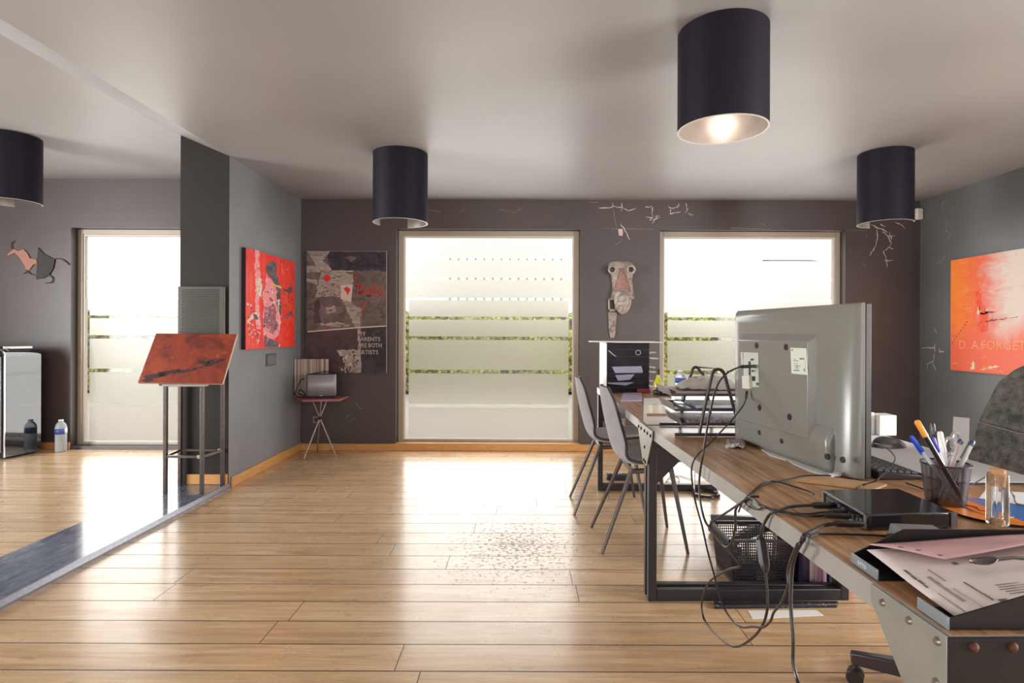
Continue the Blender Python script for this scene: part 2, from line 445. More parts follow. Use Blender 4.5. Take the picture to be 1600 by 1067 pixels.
for c in ([(440, 296), (450, 304)], [(444, 691), (449, 682)], [(452, 690), (456, 684)], [(361, 317), (376, 319)]): crackline(lw, c, LT, (1, 0, 0), .006, 2)
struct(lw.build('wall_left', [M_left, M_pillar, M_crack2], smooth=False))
wr = MB()
for q in (((XF, YR-.2, 0), (-1.9, YR, ZL)), ((3.3, YR-.2, 0), (XR+.2, YR, ZL)), ((-1.9, YR-.2, 2.3), (3.3, YR, ZL)), ((-1.9, YR-.2, 0), (3.3, YR, .06))):
    wr.box(*q)
struct(wr.build('wall_rear', M_right, smooth=False))

# slate threshold between the rooms, with its metal nosing
t2 = struct(MB().box((-2.63, YR, 0), (XL-.012, YP, .03)).build('trim_2', M_slate, smooth=False), 'dark polished slate threshold strip')
struct(MB().prism([(XL-.012, YR, 0), (XL+.012, YR, 0), (XL+.012, YR, .012), (XL-.004, YR, .034), (XL-.012, YR, .034)], (0, YP-YR+.0, 0)).build('trim_3', mat('grey_metal_nosing', (142, 142, 150), .3, metal=.6, noise=.15, nscale=60), smooth=False), 'grey metal nosing along the slate strip')

# baseboards
def bb(name, boxes):
    mb = MB()
    for q in boxes: mb.box(*q)
    return struct(mb.build(name, M_oak, bevel=.004, smooth=False))
bb('baseboard_back', [((XL+.016, YB-.018, 0), (XR-.016, YB, .068))])
bb('baseboard_left', [((XL, YP+.03, 0), (XL+.016, YB, .075))])
bb('baseboard_right', [((XR-.016, YR, 0), (XR, YB, .07))])
bb('baseboard_stub', [((XP+.06, YP-.016, .031), (XL-.035, YP, .105)), ((XL-.030, YP-.026, .031), (XL-.004, YP+.0, .108))])
bb('baseboard_side', [((XF, YB-.018, 0), (w3a-.0, YB, .072))])

# frosting film: milky, scatters the light; clear slots are left between the strips
m, nt, b = new_mat('frosted_window_film'); n = NT(nt)
for q in list(nt.nodes):
    if q.type not in ('OUTPUT_MATERIAL', 'TEX_COORD'): nt.nodes.remove(q)
out = [q for q in nt.nodes if q.type == 'OUTPUT_MATERIAL'][0]
tr = nt.nodes.new('ShaderNodeBsdfTranslucent'); tr.inputs['Color'].default_value = (.93, .90, .86, 1)
rf = nt.nodes.new('ShaderNodeBsdfGlass'); rf.inputs['Color'].default_value = (.99, .965, .945, 1); rf.inputs['Roughness'].default_value = .30; rf.inputs['IOR'].default_value = 1.5
mx = nt.nodes.new('ShaderNodeMixShader'); mx.inputs[0].default_value = FILM_MIX
nt.links.new(tr.outputs[0], mx.inputs[1]); nt.links.new(rf.outputs[0], mx.inputs[2]); nt.links.new(mx.outputs[0], out.inputs['Surface'])
M_film = m
m, nt, b = new_mat('clear_window_glass')
for q in list(nt.nodes):
    if q.type != 'OUTPUT_MATERIAL': nt.nodes.remove(q)
out = nt.nodes[0]
tb = nt.nodes.new('ShaderNodeBsdfTransparent'); tb.inputs['Color'].default_value = (.96, .98, .97, 1)
gl = nt.nodes.new('ShaderNodeBsdfGlossy'); gl.inputs['Roughness'].default_value = .02
mx = nt.nodes.new('ShaderNodeMixShader'); mx.inputs[0].default_value = .015
nt.links.new(tb.outputs[0], mx.inputs[1]); nt.links.new(gl.outputs[0], mx.inputs[2]); nt.links.new(mx.outputs[0], out.inputs['Surface'])
M_glass = m

SLOTS = [(2.095, .016), (1.901, .020), (1.705, .022), (1.502, .026), (1.309, .030), (1.108, .034), (.772, .036), (.430, .036)]
def window(idx, xa, xb, z0, label, side_margin=.036):
    YF = YB+.08
    wz = thing('window_%d' % idx, label, 'window', ((xa+xb)/2, YF, z0)); wz['kind'] = 'structure'
    g = .012
    xa, xb, zt = xa+.002, xb-.002, ZWT-.002
    fw = .052
    mb = MB()
    mb.box((xa, YF, z0), (xa+fw, YF+.06, zt)); mb.box((xb-fw, YF, z0), (xb, YF+.06, zt))
    mb.box((xa+fw, YF, zt-fw), (xb-fw, YF+.06, zt)); mb.box((xa+fw, YF, z0), (xb-fw, YF+.06, z0+.02))
    mb.build('window_frame', M_frame, wz, bevel=.004)
    mb = MB(); q = .014
    mb.box((xa+fw, YF+.012, z0+.02), (xa+fw+q, YF+.05, zt-fw)); mb.box((xb-fw-q, YF+.012, z0+.02), (xb-fw, YF+.05, zt-fw))
    mb.box((xa+fw+q, YF+.012, zt-fw-q), (xb-fw-q, YF+.05, zt-fw)); mb.box((xa+fw+q, YF+.012, z0+.02), (xb-fw-q, YF+.05, z0+.02+q))
    mb.build('glazing_bead', M_gasket, wz, smooth=False)
    ga, gb, gz0, gz1 = xa+fw+q, xb-fw-q, z0+.02+q, zt-fw-q
    MB().box((ga, YF+.032, gz0), (gb, YF+.038, gz1)).build('pane', M_glass, wz, smooth=False)
    f = MB(); edges = [gz1]
    for zc, h in SLOTS: edges += [zc+h/2, zc-h/2]
    edges.append(gz0+.012)
    for k in range(0, len(edges), 2):
        low = edges[k+1]
        sm = side_margin if edges[k] < 1.52 else .004
        if edges[k] > low: f.box((ga+sm, YF+.028, low), (gb-sm, YF+.030, edges[k]))
    # the narrow joins of the slotted top strips that are not cut right through
    f.build('frosted_film', M_film, wz, smooth=False)
    return wz
window(1, w1a, w1b, ZWB, 'full height frosted window in the middle of the back wall')
window(2, w2a, w2b, ZWB, 'frosted window behind the cluttered desks')
window(3, w3a, w3b, .03, 'frosted window of the adjoining room beyond the dark pillar')
struct(MB().box((w1a, YB-.018, ZWB), (w1b, YB+.08, ZWB+.006)).build('trim_4', M_oak, smooth=False), 'oak sill under the middle window')
struct(MB().box((w2a, YB-.018, ZWB), (w2b, YB+.08, ZWB+.006)).build('trim_5', M_oak, smooth=False), 'oak sill under the window behind the desks')

def plain_window(idx, p0, p1, label):
    """box shaped window between two opposite corners of an opening"""
    p0, p1 = V(p0), V(p1); w_ = thing('window_%d' % idx, label, 'window', (p0+p1)/2); w_['kind'] = 'structure'
    ax = 0 if abs(p1.x-p0.x) > abs(p1.y-p0.y) else 1
    mb = MB(); f_ = .06
    def bx(a0, a1, z0, z1, tgt, e=0.0):
        lo, hi = p0.copy(), p1.copy(); lo[ax], hi[ax] = a0, a1; lo.z, hi.z = z0, z1
        o_ = 1-ax; m_ = (p0[o_]+p1[o_])/2
        if e: lo[o_], hi[o_] = m_-e, m_+e
        tgt.box(lo, hi)
    a0, a1 = p0[ax], p1[ax]
    bx(a0, a0+f_, p0.z, p1.z, mb); bx(a1-f_, a1, p0.z, p1.z, mb); bx(a0+f_, a1-f_, p0.z, p0.z+f_, mb); bx(a0+f_, a1-f_, p1.z-f_, p1.z, mb)
    mb.build('window_frame', M_frame, w_, smooth=False)
    q = MB(); bx(a0+f_, a1-f_, p0.z+f_, p1.z-f_, q, .003); q.build('pane', M_film, w_, smooth=False)
plain_window(4, (XR+.08, RO[0], RO[2]), (XR+.14, RO[1], RO[3]), 'wide frosted window in the wall beyond the orange painting')
plain_window(5, (XF-.14, SO[0], SO[2]), (XF-.08, SO[1], SO[3]), 'frosted window of the adjoining room, facing the desks')
plain_window(6, (-1.9, YR-.14, .06), (3.3, YR-.08, 2.3), 'added unseen window behind the viewer, for fill light')  # unseen window added to carry the rear fill light

# ---------------------------------------------------------------- outside, seen through the clear slots
m, nt, b = new_mat('clipped_hedge_leaves'); n = NT(nt); pos = n.tc.outputs['Object']
v1 = nt.nodes.new('ShaderNodeTexVoronoi'); v1.inputs['Scale'].default_value = 15; n.link(pos, v1.inputs['Vector'])
cc = n.mix(n.rng(n.white(v1.outputs['Position']), 0, 1), srgb(112, 118, 52), srgb(214, 206, 112))
cc = n.mix(n.rng(n.noise(pos, .35, 2), .45, .65), cc, srgb(140, 128, 92))
cc = n.mix(n.rng(v1.outputs['Distance'], .35, .8), cc, srgb(54, 58, 34))
n.link(cc, b.inputs['Base Color']); b.inputs['Roughness'].default_value = .7
M_hedge = m
hb = MB()
random.seed(3)
def hedge_fn(u, v):
    x = -12+26*u; w = v*4
    j = random.uniform(-.10, .10); k = random.uniform(-.08, .08)
    if v < .4: return V((x, 11.2+k, max(0, 1.52*v/.4+j if v > 0 else -.1)))
    if v < .6: return V((x, 11.2+.9*(v-.4)/.2+k, 1.52+j))
    return V((x, 12.1+k, max(-.1, 1.52*(1-(v-.6)/.4)+j)))
hb.grid(hedge_fn, 170, 14)
hg = tag(hb.build('hedge', M_hedge, smooth=False), 'yellow green clipped hedge glimpsed through the window slots', 'hedge'); hg['kind'] = 'stuff'
struct(MB().box((-40, YB+.3, -.3), (40, 60, -.06)).build('ground_outside', mat('pale_forecourt_paving', (178, 168, 158), .8, noise=.1, nscale=3), smooth=False))
# white building across the street
bl = thing('street_building', 'white building with rows of narrow openings beyond the hedge', 'building', (-1, 30, -.06))
mwb = mat('white_render', (238, 236, 232), .8)
MB().box((-7, 30, -.06), (4.0, 36, 4.6)).build('wall', mwb, bl, smooth=False)
for i in range(14):
    xx = P(703+i*13.4, 405, 29.9).x
    MB().box((xx-.05, 29.95, 2.6), (xx+.05, 30.05, 5.9)).build('pillar', mat('grey_concrete_post', (170, 166, 162), .8), bl, smooth=False)
MB().box((-7.2, 29.7, 5.9), (4.2, 36.2, 6.1)).build('roof', mwb, bl, smooth=False)
b2 = thing('street_house', 'low roofed house glimpsed through the window behind the desks', 'house', (14, 34, -.06))
MB().box((15.7, 34, -.06), (18.6, 40, 5.25)).build('wall', mwb, b2, smooth=False)
rp = [P(1222, 411, 34), P(1300, 405, 34), P(1320, 420, 34), P(1222, 424, 34)]
MB().prism([(15.6, 33.8, 5.25), (15.6, 40.2, 5.25), (15.6, 37, 5.95)], (3.1, 0, 0)).build('roof', mat('slate_grey_roof', (120, 116, 116), .8), b2, smooth=False)
# ================================================================ ceiling lamps
M_shade = mat('matt_midnight_shade', (19, 13, 29), .6, noise=.08, nscale=40, spec=.25)
M_shade_in = mat('brushed_silver_lining', (176, 166, 160), .35, metal=.55, noise=.1, nscale=18)
M_rim = mat('bright_shade_rim', (196, 188, 184), .4)
M_white = mat('white_plastic', (228, 224, 218), .45)
def lamp(x, y, r, zb, zt, label, gap=None, lit=0.0):
    t = thing('ceiling_lamp', label, 'ceiling lamp', (x, y, zt), 0, 'drum ceiling lamps')
    if gap is None: a0, a1 = 0.0, 2*PI
    else: a0, a1 = gap
    o = MB(); o.lathe([(r, zt-.004), (r, zb)], (x, y, 0), 64, a0=a0, a1=a1, cap=False)
    o.build('shade', M_shade, t, merge=True)
    i = MB(); i.lathe([(r-.006, zt-.004), (r-.006, zb)], (x, y, 0), 64, a0=a0, a1=a1, cap=False)
    i.build('lining', M_shade_in, t)
    q = MB(); q.lathe([(r, zb), (r+.0015, zb-.002), (r-.0075, zb-.002), (r-.006, zb)], (x, y, 0), 64, a0=a0, a1=a1, cap=False)
    q.build('rim', M_rim, t)
    MB().lathe([(.0, zt-.03), (.05, zt-.03), (.055, zt), (0, zt)], (x, y, 0), 24).build('ceiling_rose', M_white, t)
    MB().cyl((x, y, zt-.03), (x, y, zt-.13), .017, seg=16).build('socket', M_white, t)
    bp = [(0.001, zt-.24), (.018, zt-.235), (.028, zt-.215), (.029, zt-.195), (.022, zt-.165), (.014, zt-.13)]
    MB().lathe(bp, (x, y, 0), 20).build('bulb', M_bulb_on if lit else M_bulb, t)
    if lit:
        l = bpy.data.lights.new('bulb_light', 'POINT'); l.energy = lit; l.color = (1, .88, .76); l.shadow_soft_size = .03
        lo = bpy.data.objects.new('bulb_light', l); C.objects.link(lo); lo.location = (x, y, zt-.29)
    return t
m, nt, b = new_mat('lit_bulb'); b.inputs['Emission Color'].default_value = (1, .9, .8, 1); b.inputs['Emission Strength'].default_value = 2; M_bulb_on = m
M_bulb = mat('opal_bulb', (236, 232, 224), .3)
def rad(a): return a*PI/180
lamp(.859, 2.466, .189, 2.05, ZC, 'large dark drum lamp nearest the camera, over the desks', None, P_BULB)
lamp(-.905, 4.17, .197, 1.968, ZC, 'dark drum lamp between the red painting and the middle window', (rad(153), rad(446)))
lamp(2.615, 4.12, .178, 1.965, ZC, 'dark drum lamp near the corner with the cracked paint', (rad(92), rad(332)))
lamp(-3.945, 4.375, .19, 2.155, ZL-.004, 'dark drum lamp hanging in the adjoining room', (rad(125), rad(406)))

# ================================================================ things on the walls
def canvas_box(mb, q, n, th, mi=0):
    mb.prism([V(p)-V(n)*th for p in q], V(n)*th, mi)
# ---- red painting on the left wall
m, nt, b = new_mat('red_orange_oil_paint'); n = NT(nt); pos = n.tc.outputs['Object']
x_, y_, z_ = n.sep(pos)
big = n.noise(pos, 3.2, 5, .6, dist=1.2)
c1 = n.mix(n.rng(big, .35, .65), srgb(226, 40, 42), srgb(238, 74, 40))
st = n.noise(n.mapping(pos, (1, 14, 2)), 2.0, 5, .6)
c1 = n.mix(n.rng(st, .52, .72), c1, srgb(240, 110, 112))
c1 = n.mix(n.math('MULTIPLY', n.rng(n.noise(pos, 16, 6, .7, dist=2), .60, .70), .8), c1, srgb(88, 40, 44))
n.link(c1, b.inputs['Base Color']); b.inputs['Roughness'].default_value = .45
n.bump(n.noise(pos, 40, 5), .3, .003, b)
M_red = m
def brushy(name, c_a, c_b, scale=14, stretch=(1, 1, 1), lo=.4, hi=.62, rough=.55):
    if name in MATS: return MATS[name]
    m, nt, b = new_mat(name); n = NT(nt); pos = n.mapping(n.tc.outputs['Object'], stretch)
    n.link(n.mix(n.rng(n.noise(pos, scale, 7, .65, dist=1.5), lo, hi), srgb(*c_a), srgb(*c_b)), b.inputs['Base Color'])
    b.inputs['Roughness'].default_value = rough; MATS[name] = m; return m
B_pink = brushy('pink_white_brushwork', (232, 92, 98), (238, 190, 190), 22, (1, 4, 1.4))
B_slate = brushy('slate_grey_brushwork', (62, 64, 74), (120, 108, 112), 18)
B_plum = brushy('plum_brushwork', (112, 52, 66), (196, 130, 140), 26)
B_cream = brushy('cream_brushwork', (200, 176, 160), (238, 222, 208), 24)
B_edge = mat('dark_canvas_edge', (48, 30, 38), .7)
B_yel = mat('ochre_stroke', (224, 176, 106), .5)
B_scar = brushy('scarlet_brushwork', (230, 34, 24), (244, 72, 44), 12)
X1 = XL+.034
def pc(x, y): return PX(*zoomed(370, 380, 5.93)(x, y), X1)
pt = thing('painting', 'red abstract canvas on the grey wall above a light switch', 'painting', pc(310, 960))
y0, y1 = pc(83, 500).y, pc(537, 500).y; zt = (pc(83, 35).z+pc(537, 180).z)/2; zb = (pc(83, 975).z+pc(537, 965).z)/2
mb = MB(); mb.box((XL+.001, y0, zb), (X1, y1, zt), 0)
mb.m = [1, 1, 1, 0, 1, 1]
RP = random.Random(21)
def patch(mb, pts, mi, fn, n, lift, rag=.10):
    q = []
    for a_, c_ in zip(pts, pts[1:]+pts[:1]):
        L_ = math.hypot(c_[0]-a_[0], c_[1]-a_[1]); k = max(1, min(9, int(L_/14)))
        for i in range(k):
            j = 0 if i == 0 else min(7, L_*rag)
            q.append((a_[0]+(c_[0]-a_[0])*i/k+RP.uniform(-j, j), a_[1]+(c_[1]-a_[1])*i/k+RP.uniform(-j, j)))
    if fn is pg_box.get('fn'): q = [(min(1136, max(552, x)), min(988, max(104, y))) for x, y in q]
    mb.add([fn(*p)+V(n)*lift for p in q], [list(range(len(q)))], mi)
pg_box = {}
def flecks(mb, count, x0, x1, y0, y1, sx, sy, mats_, fn, n, lift):
    for i in range(count):
        x, y = RP.uniform(x0, x1), RP.uniform(y0, y1); a_, c_ = sx*RP.uniform(.3, 1), sy*RP.uniform(.3, 1); t_ = RP.uniform(-.5, .5)
        ps = [(-a_, -c_*.5), (-a_*.2, -c_), (a_, -c_*.4), (a_*.8, c_*.6), (a_*.1, c_), (-a_*.9, c_*.5)]
        mb.add([fn(x+p*math.cos(t_)-q_*math.sin(t_), y+p*math.sin(t_)+q_*math.cos(t_))+V(n)*(lift+i*2e-6) for p, q_ in ps], [list(range(6))], RP.choice(mats_))
NX = V((1, 0, 0))
for pts, mi, l in (
    ([(168, 60), (205, 70), (215, 330), (205, 620), (225, 800), (180, 790), (172, 500), (165, 300)], 2, .0006),
    ([(270, 210), (290, 185), (330, 160), (365, 190), (368, 265), (385, 330), (410, 420), (412, 640), (385, 690), (365, 560), (370, 440), (330, 350), (290, 290), (272, 270)], 3, .0009),
    ([(180, 345), (205, 315), (228, 330), (236, 420), (225, 500), (195, 480), (182, 420)], 5, .0012),
    ([(270, 285), (330, 350), (372, 450), (368, 560), (405, 690), (400, 800), (350, 900), (290, 880), (240, 810), (245, 560), (235, 470), (262, 400)], 2, .0012),
    ([(250, 590), (355, 580), (360, 700), (385, 760), (370, 800), (330, 850), (290, 790), (248, 800)], 4, .0016),
    ([(255, 860), (330, 880), (385, 930), (375, 965), (250, 965)], 3, .0008),
    ([(95, 715), (140, 650), (190, 640), (205, 730), (160, 690), (98, 745)], 5, .0012),
    ([(150, 650), (185, 660), (190, 715), (165, 700)], 3, .0016),
    ([(315, 372), (345, 378), (412, 405), (415, 420), (340, 400)], 6, .0020),
    ([(380, 520), (392, 515), (392, 660), (382, 670)], 5, .0018),
    ([(322, 450), (335, 462), (330, 490), (318, 480)], 5, .002),
    ([(430, 720), (520, 715), (525, 940), (450, 900), (412, 850)], 7, .0008),
    ([(425, 415), (470, 430), (510, 370), (520, 450), (480, 470), (460, 445), (440, 450)], 3, .0010),
    ([(440, 690), (480, 640), (515, 620), (520, 690), (490, 660), (470, 705)], 3, .0010),
    ([(408, 150), (420, 160), (416, 182), (406, 176)], 3, .001)):
    patch(mb, pts, mi, pc, NX, l)
flecks(mb, 40, 100, 215, 560, 940, 10, 14, [2, 5, 2, 3], pc, NX, .0022)
flecks(mb, 40, 420, 525, 400, 700, 9, 16, [3, 7, 3, 0], pc, NX, .0012)
flecks(mb, 60, 235, 400, 420, 950, 10, 16, [2, 4, 5, 3, 2], pc, NX, .0023)
flecks(mb, 24, 100, 500, 200, 400, 8, 20, [2, 7, 7], pc, NX, .0006)
mb.build('picture', [M_red, B_edge, B_pink, B_slate, B_plum, B_cream, B_yel, B_scar], pt, smooth=False)
# ---- light switch
sp = [PX(x, y, XL+.001) for x, y in ((415.6, 553), (430.7, 553.5), (430.7, 571), (415.6, 572.5))]
sw = thing('light_switch', 'small grey switch plate under the red painting', 'light switch', (XL, sp[0].y, sp[3].z))
MB().box((XL+.001, sp[0].y, sp[3].z), (XL+.010, sp[1].y, sp[0].z)).build('plate', mat('dark_grey_switch', (96, 96, 100), .4), sw, bevel=.002)
MB().box((XL+.010, sp[0].y+.014, sp[3].z+.016), (XL+.014, sp[1].y-.014, sp[0].z-.016)).build('rocker', mat('dark_grey_rocker', (110, 110, 114), .35), sw, bevel=.0015)

# ---- dark collage canvas on the back wall
def pg(x, y): return P(*zoomed(360, 370, 4.638)(x, y), YB-.026)
pg_box['fn'] = pg
a, c = pg(548, 102), pg(1138, 992)
pd = thing('painting', 'tall dark collage canvas with white lettering on the back wall', 'painting', ((a.x+c.x)/2, YB, c.z))
G_dark = brushy('dark_grey_brushwork', (54, 46, 50), (84, 74, 76), 6)
G_mid = brushy('warm_grey_brushwork', (92, 80, 78), (122, 108, 104), 7)
G_maroon = brushy('maroon_grey_brushwork', (66, 50, 54), (88, 66, 68), 5)
G_black = brushy('blue_black_brushwork', (40, 36, 44), (66, 60, 70), 7)
G_pale = brushy('crumpled_paper_brushwork', (112, 100, 96), (196, 182, 172), 7, stretch=(1, 1, 3.5), lo=.3, hi=.7)
G_white = mat('off_white_stroke', (206, 194, 184), .55)
G_red = mat('red_dot_paint', (206, 52, 42), .5)
G_redw = mat('red_scrawl', (206, 58, 48), .55)
G_txt = mat('stencil_grey_white', (178, 166, 158), .6)
G_edge = mat('pale_canvas_border', (170, 158, 154), .5)
mb = MB(); mb.box((a.x, YB-.026, c.z), (c.x, YB-.001, a.z), 0)
NYm = V((0, -1, 0))
for pts, mi, l in (
    ([(552, 104), (1134, 104), (1134, 660), (552, 690)], 1, .0005),
    ([(690, 106), (1134, 106), (1134, 250), (900, 245), (730, 245)], 3, .0007),
    ([(552, 688), (1134, 655), (1134, 815), (552, 830)], 2, .0007),
    ([(552, 810), (780, 815), (860, 985), (552, 985)], 4, .0008),
    ([(920, 650), (1134, 650), (1134, 985), (945, 985)], 3, .0009),
    ([(552, 104), (725, 104), (670, 170), (735, 240), (690, 270), (640, 250), (610, 190)], 5, .0012),
    ([(552, 215), (600, 210), (680, 245), (640, 260), (552, 255)], 5, .0010),
    ([(552, 300), (630, 315), (630, 345), (552, 325)], 5, .0010),
    ([(655, 260), (740, 250), (890, 265), (890, 345), (815, 350), (800, 435), (612, 435), (640, 330)], 5, .0013),
    ([(800, 350), (888, 345), (875, 475), (800, 450)], 6, .0016),
    ([(805, 440), (880, 480), (950, 520), (940, 650), (910, 660), (870, 590)], 5, .0014),
    ([(925, 520), (945, 520), (945, 985), (920, 985)], 5, .0015),
    ([(770, 818), (930, 818), (940, 985), (862, 985)], 5, .0014),
    ([(600, 480), (640, 450), (655, 480), (640, 560), (660, 620), (610, 630)], 2, .0010),
    ([(690, 510), (760, 500), (770, 550), (700, 560)], 5, .0010),
    ([(830, 150), (870, 140), (915, 150), (880, 185)], 1, .0012),
    ([(560, 684), (900, 655), (1134, 642), (1134, 650), (905, 664), (560, 692)], 6, .0018),
    ([(1130, 104), (1138, 104), (1138, 988), (1130, 988)], 10, .0020),
    ([(550, 100), (1138, 100), (1138, 106), (550, 106)], 10, .0016),
    ([(735, 244), (890, 248), (890, 254), (735, 250)], 6, .0020),
    ([(650, 628), (800, 620), (870, 640), (800, 650), (655, 640)], 5, .0012),
    ([(820, 375), (845, 360), (870, 380), (850, 430), (840, 400)], 8, .0022)):
    patch(mb, pts, mi, pg, NYm, l, 0.0 if mi in (6, 10) else .10)
ctr = pg(700, 299)
mb.add([ctr+V((.0345*math.cos(q*PI/12), -.0022, .0345*math.sin(q*PI/12))) for q in range(24)], [list(range(24))], 7)
def scrawl(pts, r, mi):
    mb.tube([pg(*p)+V((0, -.003, 0)) for p in pts], r, 5, mi)
for s in ([(905, 350), (925, 345), (920, 420)], [(925, 345), (965, 350), (945, 380), (975, 395), (950, 420), (915, 418)], [(985, 385), (978, 410), (1000, 418), (1010, 390), (990, 382)],
          [(1022, 345), (1020, 420), (1035, 415)], [(1010, 370), (1040, 365)], [(1050, 335), (1048, 425), (1062, 390), (1078, 395), (1080, 428)], [(950, 480), (985, 472), (960, 520), (945, 560)],
          [(1080, 345), (1100, 400), (1105, 460)], [(900, 300), (930, 290), (900, 260)]):
    scrawl(s, .0055, 8)
for s, x, y, wd in (('MY', 922, 718, 62), ('PARENTS', 922, 755, 165), ('ARE BOTH', 922, 800, 175), ('ARTISTS', 922, 850, 150)):
    o = pg(x, y); e = pg(x+wd, y)
    put_text(mb, s, .062, o+V((0, -.0026, 0)), (1, 0, 0), (0, 0, .92), 9, width=(e-o).length, bold=True)
flecks(mb, 50, 620, 800, 250, 430, 14, 5, [1, 2, 4, 5], pg, NYm, .0020)
flecks(mb, 40, 790, 930, 820, 980, 8, 16, [1, 6, 4, 3], pg, NYm, .0020)
flecks(mb, 60, 560, 1125, 110, 980, 26, 9, [0, 1, 3, 2], pg, NYm, .0011)
mb.build('picture', [G_dark, G_mid, G_maroon, G_black, G_maroon, G_pale, G_white, G_red, G_redw, G_txt, G_edge], pd, smooth=False)

# ---- orange painting on the right wall
X3 = XR-.036
m, nt, b = new_mat('orange_cream_oil_paint'); n = NT(nt); pos = n.tc.outputs['Object']
x_, y_, z_ = n.sep(pos)
wob = n.math('MULTIPLY', n.math('SUBTRACT', n.noise(n.mapping(pos, (1, 2, 5)), 2.2, 6, .65, dist=1), .5), .5)
u = n.math('ADD', n.math('SUBTRACT', .7, y_), wob)
c1 = n.mix(n.rng(u, .05, .40), srgb(240, 128, 38), srgb(226, 72, 40))
c1 = n.mix(n.rng(u, .30, .62), c1, srgb(218, 202, 190))
v = n.math('ADD', z_, n.math('MULTIPLY', n.math('SUBTRACT', n.noise(n.mapping(pos, (1, 4, 1)), 2, 5), .5), .35))
c1 = n.mix(n.rng(v, .46, .24), c1, srgb(232, 98, 66))
c1 = n.mix(n.math('MULTIPLY', n.rng(n.noise(n.mapping(pos, (1, 2, 9)), 2.5, 7, .7), .58, .66), .6), c1, srgb(238, 160, 92))
c1 = n.mix(n.math('MULTIPLY', n.rng(n.noise(n.mapping(pos, (1, 9, 2)), 3.0, 7, .7), .62, .68), .45), c1, srgb(204, 60, 36))
n.link(c1, b.inputs['Base Color']); b.inputs['Roughness'].default_value = .45
n.bump(n.noise(pos, 30, 5), .25, .003, b)
M_orange = m
def po(x, y): return PX(*zoomed(1470, 370, 4.638)(x, y), X3)
ya = po(72, 500).y; zt = po(72, 172).z; zb = po(72, 965).z
pr = thing('painting', 'large orange and cream canvas lettered along its lower edge', 'painting', (XR, ya-.7, zb))
mb = MB(); mb.box((X3, ya-1.42, zb), (XR-.001, ya, zt), 0); mb.m = [1, 1, 1, 1, 1, 0]
for pts, mi in (([(310, 615), (400, 595), (560, 575), (560, 583), (400, 606), (320, 624)], 2), ([(265, 545), (300, 548), (400, 538), (400, 546), (290, 560)], 2),
                ([(262, 390), (285, 400), (300, 480), (345, 560), (340, 680), (300, 700), (262, 640), (285, 560), (255, 450)], 3),
                ([(280, 965), (350, 940), (440, 935), (350, 955)], 4), ([(235, 890), (245, 960), (215, 965)], 4), ([(322, 525), (336, 525), (336, 542), (322, 542)], 4), ([(270, 505), (285, 505), (288, 545), (268, 565), (262, 545)], 4)):
    patch(mb, pts, mi, po, V((-1, 0, 0)), .001)
for k in range(8):
    q = po(85+24*k*.62, 765-24*k*.88)
    mb.cbox(q+V((-.001, 0, 0)), (.002, .012, .010), 5)
o = po(135, 810); e = po(603, 835)
put_text(mb, 'D. A.FORGET', .105, (X3-.0012, o.y, o.z), (0, -1, .01), (0, 0, 1), 6, width=.67)
mb.build('picture', [M_orange, mat('orange_canvas_edge', (150, 80, 50), .7), mat('umber_stroke', (140, 70, 54), .5), brushy('vermilion_brushwork', (222, 60, 32), (240, 100, 60), 14), mat('cream_stroke', (238, 206, 166), .5), mat('brown_dash', (120, 74, 40), .6), brushy('peach_lettering', (240, 176, 120), (232, 120, 80), 60)], pr, smooth=False)

# ---- motion sensor in the corner
q = P(1437.5, 334, YB-.05)
se = thing('motion_sensor', 'small white alarm sensor high in the room corner', 'sensor', (q.x, YB, q.z-.05))
MB().box((q.x-.034, YB-.055, q.z-.056), (q.x+.034, YB-.008, q.z+.056)).build('housing', M_white, se, bevel=.012, bseg=3)
MB().box((q.x-.024, YB-.059, q.z-.03), (q.x+.024, YB-.054, q.z+.02)).build('lens', mat('ivory_lens', (222, 212, 196), .3), se, bevel=.002)
MB().box((q.x-.02, YB-.010, q.z-.03), (q.x+.02, YB, q.z+.03)).build('mount', M_white, se, smooth=False)

# ---- pale sculpted mask between the windows
zz = zoomed(900, 300, 4.105)
def pm(x, y, d): return P(*zz(x, y), YB-d)
mk = thing('wall_mask', 'pale grey long-faced mask with two eye rings hanging between the windows', 'wall sculpture', pm(292, 780, 0))
M_mask = brushy('bone_grey_clay', (128, 114, 108), (196, 184, 174), 14, lo=.35, hi=.6)
M_maskp = brushy('pinkish_clay', (142, 104, 94), (176, 138, 124), 12)
M_mdark = mat('dark_eye_hole', (62, 58, 56), .5)
cols = [(440, 248, 335, .01), (450, 214, 368, .04), (470, 206, 378, .07), (505, 210, 376, .085), (535, 222, 368, .08), (580, 228, 366, .075), (630, 232, 372, .07), (680, 222, 379, .05), (690, 222, 380, .02)]
mb = MB()
def face_fn(u, v):
    k = v*(len(cols)-1); i = min(int(k), len(cols)-2); f = k-i
    y = cols[i][0]*(1-f)+cols[i+1][0]*f; xa = cols[i][1]*(1-f)+cols[i+1][1]*f; xb = cols[i][2]*(1-f)+cols[i+1][2]*f; d = cols[i][3]*(1-f)+cols[i+1][3]*f
    s = 2*u-1
    dd = d*(max(0, 1-s*s))**.5
    if abs(s) < .55: dd -= .028*(1-(s/.55)**2)*min(1, v*2)
    return pm(xa+(xb-xa)*u, y, .004+dd)
mb.grid(face_fn, 20, 21)
mb.build('face', M_mask, mk, solid=.006)
for cx in (234, 354):
    e = pm(cx, 497, .085)
    r = MB(); r.tube([e+V((.034*math.cos(t*PI/9), 0, .036*math.sin(t*PI/9))) for t in range(19)], .011, 8, caps=False); r.build('eye_ring', M_mask, mk)
    MB().lathe([(0.001, .014), (.012, .011), (.022, 0), (.022, -.03)], e, 16, axis=V((0, -1, 0))).build('eye', M_mdark, mk)
mb = MB()
